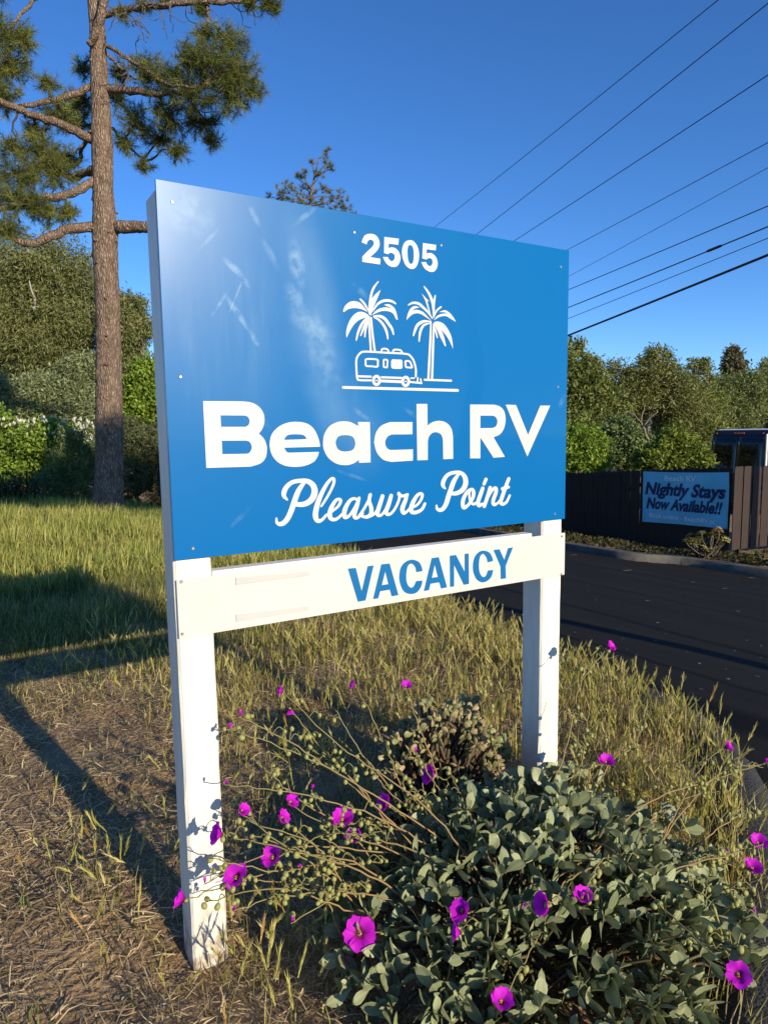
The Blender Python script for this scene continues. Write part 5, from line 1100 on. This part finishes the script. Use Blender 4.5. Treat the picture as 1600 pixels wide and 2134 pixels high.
o = obj('drive_litter', a.mesh('drive_litter'), M['grass']); tag(o, 'scattered stalks and leaf scraps on the dark drive', 'litter', kind='stuff')

# ------------------------------------------------------------------ rock purslane with magenta flowers
def leaf_shape(nl=6, fold=.25, curl=.25, wide=.27, peak=.62, point=1.0):
    """leaf of unit length along +Y, lying in XY, gutter along the midrib -> verts, tris"""
    V, T = [], []
    for i in range(nl+1):
        t = i/nl; w_ = wide*(math.sin(math.pi*min(1, t**(math.log(.5)/math.log(peak))))**.8 if 0 < t < 1 else 0)+(.018 if i == 0 else 0)
        y_ = t; z_ = curl*t*t*-.5+curl*.25*t
        for s_ in (-1, -.5, 0, .5, 1): V.append((s_*w_, y_-.02*abs(s_)*0, z_+fold*abs(s_)*w_+(.02*math.sin(6*t) if abs(s_) == 1 else 0)))
    for i in range(nl):
        for j in range(4):
            a_, b2, c, d = i*5+j, i*5+j+1, (i+1)*5+j+1, (i+1)*5+j
            T += [(a_, b2, c), (a_, c, d)]
    return np.array(V), np.array(T)
LV, LT = leaf_shape()
def frame(axis, side_hint):
    y_ = Vector(axis).normalized(); x_ = y_.cross(Vector(side_hint)); x_ = x_.normalized() if x_.length > 1e-4 else y_.orthogonal().normalized(); z_ = x_.cross(y_); return Matrix((x_, y_, z_)).transposed()
PAL = np.array([(.155, .178, .092), (.225, .250, .130), (.32, .338, .185)])
def leaf_colors(base_c):
    c = np.tile(base_c, (len(LV), 1)); e = np.abs(LV[:, 0])/(np.abs(LV[:, 0]).max()); c = c*(1+.25*(e > .85))[:, None]; c[np.abs(LV[:, 0]) < 1e-6] *= 1.18; return c
leafvar = []
for q in range(6):
    V, T = leaf_shape(6, (.2, .35, .25, .3, .15, .4)[q], (.2, .5, -.2, .35, .1, .6)[q], (.23, .26, .21, .24, .27, .22)[q], (.62, .60, .66, .62, .58, .64)[q])
    c = pick(PAL, np.array([q/5.5]))[0]; e = np.abs(V[:, 0])/np.abs(V[:, 0]).max(); cc = np.tile(c, (len(V), 1))*(1+.28*(e > .85))[:, None]; cc[np.abs(V[:, 0]) < 1e-6] *= 1.2
    me = mesh_np('leaf', V, T, cc, True); me.materials.append(M['succulent']); leafvar.append((me, V, T, cc))
def rosettes(spots, g):
    """spots: (pos, axis, size) -> list of (variant, Matrix, centre)"""
    out = []
    for p, ax, sz in spots:
        R0 = frame(ax, (g.normal(), g.normal(), .1)); ph = g.uniform(0, 6.28); m = int(g.integers(9, 14))
        for q in range(m):
            f_ = q/m; th = ph+q*2.4; el = (1.30-.92*f_+g.normal()*.14)          # inner leaves upright
            d = R0 @ Vector((math.cos(th)*math.cos(el), math.sin(el), math.sin(th)*math.cos(el)))
            L_ = sz*(.50+.62*f_)*g.uniform(.85, 1.15)
            r3 = frame(d, Vector(ax).cross(d)); # leaf upper face towards the axis
            z_ = r3.col[2]
            if z_.dot(Vector(ax)) < 0: r3 = Matrix((-r3.col[0], r3.col[1], -r3.col[2])).transposed()
            M4 = Matrix.Translation(Vector(p)+d*.004) @ r3.to_4x4() @ Matrix.Diagonal((L_, L_, L_, 1))
            out.append((int(g.integers(6)), M4, Vector(p)+d*L_*.5))
    return out
def place_leaves(leaves, plant, variants, limit=300, name='leaf', stuff='foliage', mat='succulent', gone=0):
    leaves = sorted(leaves, key=lambda t: (t[2]-Vector(CAM)).length)
    vis = [l for l in leaves if l[2].z > gone]; first = vis[:limit]; ids = set(map(id, first)); rest = [l for l in leaves if id(l) not in ids]
    for v_, M4, c in first:
        o = obj(name, variants[v_][0]); lo, ro, sc_ = M4.decompose(); o.location = lo; o.rotation_euler = ro.to_euler(); o.scale = sc_; put(o, plant)
    if rest:
        a = Acc()
        for v_, M4, c in rest:
            m4 = np.array(M4); V = variants[v_][1] @ m4[:3, :3].T+m4[:3, 3]; a.V.append(V); a.T.append(variants[v_][2]+a.n); a.C.append(variants[v_][3]); a.n += len(V)
        o = put(obj(stuff, a.mesh(stuff, True), M[mat]), plant); o['kind'] = 'stuff'
gp = np.random.default_rng(99)
plant = thing('rock_purslane', (MC[0], MC[1], 0), 'large grey-green leafy mound with magenta flowers on tall stalks below the sign', 'plant')
def mound_z(x, y):
    r = np.minimum(mound_r(x, y), 1); return MH*(1-r**2.2)**.75+.035
spots = []
tries = 0
while len(spots) < 250 and tries < 6000:
    tries += 1
    r = math.sqrt(gp.random())*1.03; th = gp.uniform(0, 2*np.pi); x = MC[0]+MA*r*math.cos(th); y = MC[1]+MBr*r*math.sin(th)
    z = float(mound_z(x, y))+gp.normal()*.018+.02*math.sin(9*x+3)*math.sin(11*y)
    if min([math.dist((x, y, z), s_[0]) for s_ in spots] or [9]) < .040: continue
    ax = Vector(((x-MC[0])*1.1+gp.normal()*.25, (y-MC[1])*1.3+gp.normal()*.25, .75)); spots.append(((x, y, z), ax, gp.uniform(.038, .076)))
for (x, y, z, s_) in ((1.20, -.05, .13, .07), (1.27, -.10, .10, .07), (1.13, -.12, .16, .075), (1.32, .02, .08, .06), (.45, .02, .10, .05), (.36, -.05, .07, .05)): spots.append(((x, y, z), Vector((gp.normal()*.3, gp.normal()*.3, 1)), s_))
for q in range(95):                                        # skirt of low shoots round the front of the mound
    th = gp.uniform(-math.pi*.86, .30); r = gp.uniform(.72, 1.10); x = MC[0]+MA*r*math.cos(th); y = MC[1]+MBr*r*math.sin(th)
    spots.append(((x, y, gp.uniform(.02, .13)+max(0, .10*(1-r))), Vector(((x-MC[0])*1.6+gp.normal()*.3, (y-MC[1])*1.9+gp.normal()*.3, .6)), gp.uniform(.04, .075)))
place_leaves(rosettes(spots, gp), plant, leafvar, gone=.05)
# woody runners under the leaves
a = Acc()
for p, ax, s_ in spots:
    P0 = np.array([MC[0]+(p[0]-MC[0])*.35+gp.normal()*.05, MC[1]+(p[1]-MC[1])*.35+gp.normal()*.05, .0]); limb(a, P0, np.array(p), .0042, .003, (.10, .085, .04), .3, 5, 6, int(gp.integers(1e6)))
o = put(obj('runners', a.mesh('runners'), M['stem']), plant); o['kind'] = 'stuff'
# second small clump behind the jade bush
plant2 = thing('rock_purslane', (1.02, .34, 0), 'small grey-green leafy clump behind the jade bush, without flowers', 'plant')
sp2 = []
for (px, py, Y) in ((958, 1486, .36), (940, 1502, .38), (985, 1500, .34), (1020, 1575, .24), (1040, 1560, .28), (1015, 1600, .22), (975, 1475, .36), (1045, 1590, .2)):
    p = on_y(px, py, Y); sp2.append((tuple(p), Vector((gp.normal()*.3, gp.normal()*.3, 1)), .062))
place_leaves(rosettes(sp2, gp), plant2, leafvar, 120); a = Acc()
for p, ax, s_ in sp2: limb(a, (1.0+gp.normal()*.03, .3+gp.normal()*.03, 0), np.array(p), .007, .005, (.16, .13, .06), .2, 5, 6, int(gp.integers(1e6)))
put(obj('stem', a.mesh('stem'), M['stem']), plant2)

# flowers: px, py, size px, plane y, facing
def petal_mesh(seed):
    g = random.Random(seed); V, T, C = [], [], []; nl, nw = 5, 4
    for i in range(nl+1):
        t = i/nl; w_ = .10+.60*math.sin(math.pi*min(.5+.0, t*.62))**.9*(1 if t < .85 else 1-.25*((t-.85)/.15)**2)
        for j in range(nw+1):
            s_ = j/nw*2-1; rim = .07*math.sin(j*2.6+seed*1.7)*(t**3)
            cup = .62*t-.34*t*t; V.append((s_*w_*.72, t*(1-.16*s_*s_*t)+rim, cup*.9+.22*w_*s_*s_+.05*math.sin(5*s_+seed*2.1)*t+.03*math.sin(9*t+seed)*s_))
            C.append(np.array([.70, .016, .66])*(.62+.5*t) if t > .22 else np.array([.22, .008, .10]))
    for i in range(nl):
        for j in range(nw):
            a_ = i*(nw+1)+j; T += [(a_, a_+1, a_+nw+2), (a_, a_+nw+2, a_+nw+1)]
    me = mesh_np('petal', V, np.array(T), np.array(C), True); me.materials.append(M['petal']); return me
PET = [petal_mesh(q) for q in range(4)]
def ball(bm, c, r, sub=1): bmesh.ops.create_icosphere(bm, subdivisions=sub, radius=r, matrix=Matrix.Translation(c))
M['stamen'] = mat_noise('stamen', (.55, .40, .10), (.75, .62, .25), 60, .6); M['sepal'] = mat_noise('sepal', (.22, .225, .06), (.33, .32, .10), 40, .55)
def eye_mesh():
    a = Acc(); g = np.random.default_rng(4)
    for q in range(22):
        th = g.uniform(0, 6.28); r = g.uniform(.0, .16); d = np.array([math.cos(th)*r, math.sin(th)*r, g.uniform(.18, .34)]); V, T = tube_np([d*.1, d, d*1.18], [.010, .014, .004], 4); a.add(V, T)
    return a.mesh('flower_centre')
EYE = eye_mesh(); EYE.materials.append(M['stamen'])
def calyx_mesh():
    bm = bmesh.new(); bmesh.ops.create_cone(bm, cap_ends=True, segments=7, radius1=.05, radius2=.20, depth=.26, matrix=Matrix.Translation((0, 0, -.08))); return bm_mesh('calyx', bm, True)
CAL = calyx_mesh(); CAL.materials.append(M['sepal'])
FL = [(586, 1441, 24, -.02, 'l'), (604, 1482, 24, -.06, 'd'), (500, 1492, 15, -.05, 'b'), (476, 1518, 15, -.06, 'b'), (736, 1428, 22, .06, 'l'), (846, 1430, 26, .06, 'u'), (1270, 1349, 30, -.19, 's'), (1263, 1588, 36, -.22, 'u'), (1515, 1557, 30, -.30, 's'),
      (898, 1615, 46, -.10, 'r'), (803, 1678, 46, -.14, 'r'), (868, 1567, 13, -.06, 'b'), (714, 1708, 52, -.14, 'u'), (735, 1747, 42, -.18, 'u'), (606, 1672, 38, -.12, 's'), (587, 1706, 38, -.13, 's'), (505, 1690, 34, -.12, 's'), (470, 1634, 14, -.10, 'b'), (650, 1645, 13, -.10, 'b'),
      (456, 1740, 50, -.12, 'r'), (568, 1786, 48, -.16, 'c'), (492, 1828, 52, -.15, 'c'), (427, 1840, 14, -.12, 'b'), (378, 1875, 44, -.13, 'l'), (628, 1810, 13, -.18, 'b'), (750, 1945, 60, -.34, 'f'), (961, 1899, 48, -.36, 'c'), (954, 1944, 40, -.40, 'l'),
      (1135, 1886, 54, -.40, 'r'), (1214, 1870, 46, -.42, 'u'), (1094, 1890, 13, -.38, 'b'), (1045, 2087, 54, -.56, 'u'), (1539, 2032, 46, -.88, 'f'), (1569, 1810, 42, -.64, 'u'), (1580, 1757, 40, -.60, 'u'), (1513, 1780, 18, -.58, 'b'), (1578, 1908, 20, -.75, 'b'), (1594, 1590, 15, -.44, 'b'), (696, 1722, 18, -.16, 'b'), (486, 1898, 15, -.2, 'b'), (608, 1922, 14, -.25, 'b')]
STEMC0, STEMC1 = np.array([.30, .165, .07]), np.array([.21, .195, .07])
budm = bmesh.new(); ball(budm, (0, 0, 0), 1, 2)
for v in budm.verts: v.co.z *= 1.25; v.co.x *= 1+.05*math.sin(v.co.z*9)
BUD = bm_mesh('bud', budm, True); BUD.materials.append(M['sepal'])
def stem(root, tip, bow, g, r0=.0025, r1=.0012, buds=6):
    root = np.array(root, float); tip = np.array(tip, float); d = tip-root; up_ = np.array([0, 0, 1.]); L = np.linalg.norm(d)
    P = [root, root+d*.33+up_*bow*L*.6+g.normal(size=3)*.012, root+d*.68+up_*bow*L*.5+g.normal(size=3)*.012, tip]; S = spline(P, 9)
    S[1:-1] += g.normal(size=(len(S)-2, 3))*.0014
    V, T = tube_np(S, np.linspace(r0, r1, len(S)), 6); a = Acc(); f_ = np.repeat(np.linspace(0, 1, len(S)), 6)[:, None]; cc = STEMC0*(1-f_)+STEMC1*f_; a.V.append(V); a.T.append(T); a.C.append(np.vstack([cc, cc[:1], cc[-1:]])); a.n = len(V)
    bl = []
    for q in range(buds):
        i = int(len(S)*g.uniform(.45, .98)) if buds < 9 else int(len(S)*g.uniform(.35, .98)); i = min(i, len(S)-2); p = S[i]; th = g.uniform(0, 6.28); h = np.array([math.cos(th), math.sin(th), 0]); l_ = g.uniform(.012, .034)
        c1 = p+h*l_*.6+up_*l_*.6; c2 = p+h*l_*1.15+up_*l_*.1
        V, T = tube_np(spline([p, c1, c2], 4), [.0013]*9, 4); a.add(V, T, STEMC1); bl.append(c2)
        if g.random() < .5: h2 = h*.5+g.normal(size=3)*.5; c3 = p+h2*l_*.9+up_*l_*.3; V, T = tube_np([p, (p+c3)/2+up_*.006, c3], [.0012]*3, 4); a.add(V, T, STEMC1); bl.append(c3)
    put(obj('flower_stalk', a.mesh('flower_stalk', True), M['stem']), plant)
    for c in bl:
        o = obj('bud', BUD); r = g.uniform(.0042, .0068); o.location = c; o.scale = (r, r, r); o.rotation_euler = (g.normal()*.5, g.normal()*.5, 0); put(o, plant)
SUNV = -np.array(LDIR)
for (px, py, s_, Y, fc) in FL:
    p = np.array(on_y(px, py, Y)); d_ = p-CAM
    for t in np.linspace(.4, 1, 240):
        q = CAM+d_*t
        if mound_r(q[0], q[1]) < 1.05 and q[2] < float(mound_z(q[0], q[1]))+.085: p = CAM+d_*(t-.004); break
    dep = (p-CAM) @ FW; R_ = s_/F_PX*dep/2*1.05
    toc = unit(CAM-p); ax = {'u': np.array([0, 0, 1.])+toc*.35+SUNV*.3, 's': SUNV*.5+RT*.45+np.array([0, 0, .55]), 'l': -RT*.8+np.array([0, 0, .25])+toc*.1, 'r': -RT*.75+toc*.45+np.array([0, 0, .15]), 'c': toc*.75-RT*.55+np.array([0, 0, .35]), 'd': np.array([0, 0, -1.])+toc*.3, 'f': toc+np.array([0, 0, .25]), 'b': np.array([0, 0, 1.])+gp.normal(size=3)*.4}[fc]
    ax = unit(ax+gp.normal(size=3)*.06); R0 = Matrix.Identity(3); z_ = Vector(ax); x_ = z_.orthogonal().normalized(); y_ = z_.cross(x_); R0 = Matrix((x_, y_, z_)).transposed()
    if px < 700: root = (.46+gp.normal()*.10, -.25+gp.normal()*.09)
    elif px < 1000: root = (.58+gp.normal()*.08, -.20+gp.normal()*.07 if py < 1800 else -.42)
    elif px < 1350: root = (.92+gp.normal()*.08, -.24 if py < 1700 else -.46)
    else: root = (.95+gp.normal()*.07, -.52+gp.normal()*.06)
    root = (*root, float(mound_z(*root))-.06)
    sz = R_*1.13 if fc != 'b' else R_
    base_p = p-ax*sz*.35
    stem(root, base_p, .10 if py < 1700 else .16, gp, buds=int(gp.integers(3, 8)) if px < 720 or px > 1300 else int(gp.integers(2, 6)))
    fl = obj('flower', EYE if fc != 'b' else CAL); fl.location = base_p; fl.rotation_euler = R0.to_euler(); fl.scale = (sz, sz, sz) if fc != 'b' else (sz*1.3,)*3; put(fl, plant)
    if fc == 'b':
        fl.name = 'flower_bud'; W4 = wmat(fl)
        for q in range(3):
            o = obj('petal', PET[q]); o.location = base_p+ax*sz*.1; e = (R0 @ Matrix.Rotation(q*2.1, 3, 'Z') @ Matrix.Rotation(R(68), 3, 'X')).to_euler(); o.rotation_euler = e; o.scale = (sz*.9, sz*1.7, sz*.9); put(o, fl)
    else:
        op = {'u': 30, 's': 34, 'l': 26, 'r': 28, 'c': 20, 'd': 38, 'f': 4}[fc]
        for q in range(5):
            o = obj('petal', PET[q % 4]); o.location = base_p; e = (R0 @ Matrix.Rotation(q*1.2566+.3+gp.normal()*.06, 3, 'Z') @ Matrix.Rotation(R(op)+gp.normal()*.08, 3, 'X')).to_euler(); o.rotation_euler = e; o.scale = (sz,)*3; put(o, fl)
        c_ = obj('calyx', CAL); c_.location = base_p; c_.rotation_euler = R0.to_euler(); c_.scale = (sz,)*3; put(c_, fl)
# stalks that carry only buds
for (px, py, Y, rx, ry) in [(1590, 1600, -.34, .95, -.5), (1500, 1650, -.32, .95, -.45), (1440, 1640, -.25, 1.0, -.4), (1590, 1690, -.55, .95, -.55), (1555, 1850, -.70, .9, -.6), (1590, 1760, -.68, .85, -.6), (1480, 1880, -.70, .9, -.55), (1450, 1720, -.35, 1.0, -.45), (1595, 1980, -.88, .8, -.65), (1400, 1700, -.28, 1.0, -.38), (1350, 1480, .05, 1.1, -.2), (1310, 1640, -.15, 1.02, -.28), (1520, 1990, -.84, .82, -.62),
                            (440, 1790, -.13, .40, -.26), (520, 1740, -.14, .40, -.25), (550, 1600, -.05, .45, -.2), (640, 1560, -.02, .48, -.18), (700, 1480, .05, .55, -.12), (540, 1720, -.15, .42, -.26), (430, 1880, -.16, .38, -.3), (660, 1740, -.17, .46, -.25), (600, 1850, -.22, .42, -.3), (760, 1580, -.02, .56, -.15), (800, 1600, -.05, .6, -.18), (850, 1650, -.12, .62, -.2), (680, 1870, -.28, .46, -.32), (1010, 1430, .12, .95, -.1), (1230, 1460, -.15, 1.05, -.22), (560, 1880, -.24, .42, -.32), (872, 1575, -.08, .66, -.22), (935, 1600, -.1, .70, -.22), (1000, 1690, -.2, .78, -.28), (1240, 1640, -.24, .98, -.34), (1100, 1830, -.42, .82, -.42), (1000, 1960, -.5, .66, -.45), (1180, 1800, -.40, .9, -.4), (1290, 1760, -.4, .98, -.42)]:
    stem((rx+gp.normal()*.03, ry+gp.normal()*.03, float(mound_z(rx, ry))-.06), on_y(px, py, Y), .12, gp, buds=int(gp.integers(4, 9)))

# ------------------------------------------------------------------ jade bush behind the mound
jp = thing('jade_bush', (.84, .17, 0), 'low jade bush with reddish olive coin leaves behind the flowering mound', 'plant')
def coin(seed):
    bm = bmesh.new(); bmesh.ops.create_icosphere(bm, subdivisions=2, radius=1)
    V = []
    for v in bm.verts:
        x_, y_, z_ = v.co; t = (y_+1)/2; w_ = .62*(.45+.65*t); V.append((x_*w_, t*1.55, z_*.16+.18*(t-.4)**2))
    T = [[q.index for q in f_.verts] for f_ in bm.faces]; e = np.array([abs(v.co.z) for v in bm.verts]); bm.free()
    base_c = np.array([(.24, .25, .11), (.35, .32, .15), (.20, .23, .09), (.42, .33, .18)][seed]); edge = np.array([.26, .075, .04])
    C = np.where((e < .25)[:, None], edge*.8+base_c*.3, base_c)
    me = mesh_np('leaf', V, np.array(T), C, True); me.materials.append(M['succulent']); return me, np.array(V), np.array(T), C
coins = [coin(q) for q in range(4)]
lv = []; a = Acc(); gj = np.random.default_rng(17)
c0 = on_y(905, 1690, .17); 
for q in range(150):
    d = unit(gj.normal(size=3)); d[2] = abs(d[2]); d = unit(d); rr = gj.uniform(.6, 1.0)**.5
    p = np.array([.86, .17, .05])+d*rr*np.array([.24, .16, .35])
    limb(a, (.85+gj.normal()*.05, .17+gj.normal()*.04, .0), p, .009, .005, (.10, .07, .04), .25, 5, 6, int(gj.integers(1e6)))
    th0 = gj.uniform(0, 6.28)
    for pair in range(2):
        for s_ in (0, math.pi):
            th = th0+pair*1.57+s_; u_ = frame(d, (0, .3, 1)); dd = u_ @ Vector((math.cos(th)*.8, .75, math.sin(th)*.8)); dd.normalize()
            L_ = gj.uniform(.017, .025)*(1 if pair else .8); r3 = frame(dd, Vector(d).cross(dd)); lv.append((int(gj.integers(4)), Matrix.Translation(Vector(p)-Vector(d)*.012*pair) @ r3.to_4x4() @ Matrix.Diagonal((L_, L_, L_, 1)), Vector(p)))
place_leaves(lv, jp, coins, 300, gone=.04); o = put(obj('branches', a.mesh('branches', True), M['stem']), jp); o['kind'] = 'stuff'

# ------------------------------------------------------------------ aeonium shrubs by the fence
def aeo_mesh(seed):
    g = np.random.default_rng(seed); a = Acc()
    pal = [((.20, .12, .04), (.30, .24, .08)), ((.28, .25, .07), (.40, .36, .14)), ((.12, .12, .03), (.25, .21, .07))][seed % 3]
    for q in range(26):
        f_ = q/26; th = q*2.4; el = 1.2-1.15*f_; d = np.array([math.cos(th)*math.cos(el), math.sin(th)*math.cos(el), math.sin(el)]); s_ = np.array([-math.sin(th), math.cos(th), 0]); L_ = .35+.65*f_
        c = np.array(pal[0])*(f_)+np.array(pal[1])*(1-f_)
        a.add([d*.05, d*L_*.7+s_*L_*.26, d*L_*1.0, d*L_*.7-s_*L_*.26, d*L_*.7+np.array([0, 0, .06])], [(0, 1, 4), (1, 2, 4), (4, 2, 3), (0, 4, 3)], c*g.uniform(.8, 1.2))
    me = a.mesh('rosette'); me.materials.append(M['succulent']); return me
AE = [aeo_mesh(q) for q in range(3)]
for (lab, cx, cy, sx_, sy_, n_, D_) in (('brown and gold aeonium shrub below the banner', 1470, 1122, 44, 26, 34, 13.4), ('yellow-green aeonium shrub at the foot of the sunlit fence', 1585, 1165, 34, 28, 22, 12.7)):
    c = np.array(at(cx, cy, D_)); zb = float(gz(c[0], c[1]))+.03; sh = thing('aeonium_shrub', (c[0], c[1], zb), lab, 'shrub', 'aeonium shrubs along the far kerb'); a = Acc()
    for q in range(n_):
        th = gj.uniform(0, 6.28); r = math.sqrt(gj.random()); p = np.array(at(cx+sx_*r*math.cos(th), cy+sy_*r*math.sin(th), D_+gj.uniform(-.25, .25))); p[2] = max(p[2], zb+.1)
        limb(a, (c[0]+gj.normal()*.1, c[1]+gj.normal()*.1, zb-.05), p, .016, .012, (.10, .08, .06), .2, 5, 5, int(gj.integers(1e6)))
        o = obj('rosette', AE[int(gj.integers(3))]); o.location = p; s_ = gj.uniform(.08, .13); o.scale = (s_,)*3; o.rotation_euler = (gj.normal()*.35+.25, gj.normal()*.35, gj.uniform(0, 6.28)); put(o, sh)
    o = put(obj('stems', a.mesh('stems'), M['stem']), sh); o['kind'] = 'stuff'
# ground cover along the fence foot
P = []
for q in range(2600):
    yy = gj.uniform(4.5, 14); xx = gj.uniform(np.interp(yy, KF[::-1, 1], KF[::-1, 0])+.2, FX-.1); P.append((xx, yy, float(gz(xx, yy))+.03+gj.random()*.22*vnoise(xx, yy, 1.2, 9)))
P = np.array(P); V, T = cards(P, unit(gj.normal(size=P.shape)+np.array([0, 0, .6])), unit(gj.normal(size=P.shape)), .12, .05); a = Acc(); a.add(V, T, np.repeat(pick(np.array([(.03, .035, .012), (.06, .06, .02), (.10, .085, .03)]), gj.random(len(P))), 4, 0))
o = obj('ground_cover', a.mesh('ground_cover'), M['leaf']); tag(o, 'dark low ground cover along the foot of the fence', 'ground cover', kind='stuff')
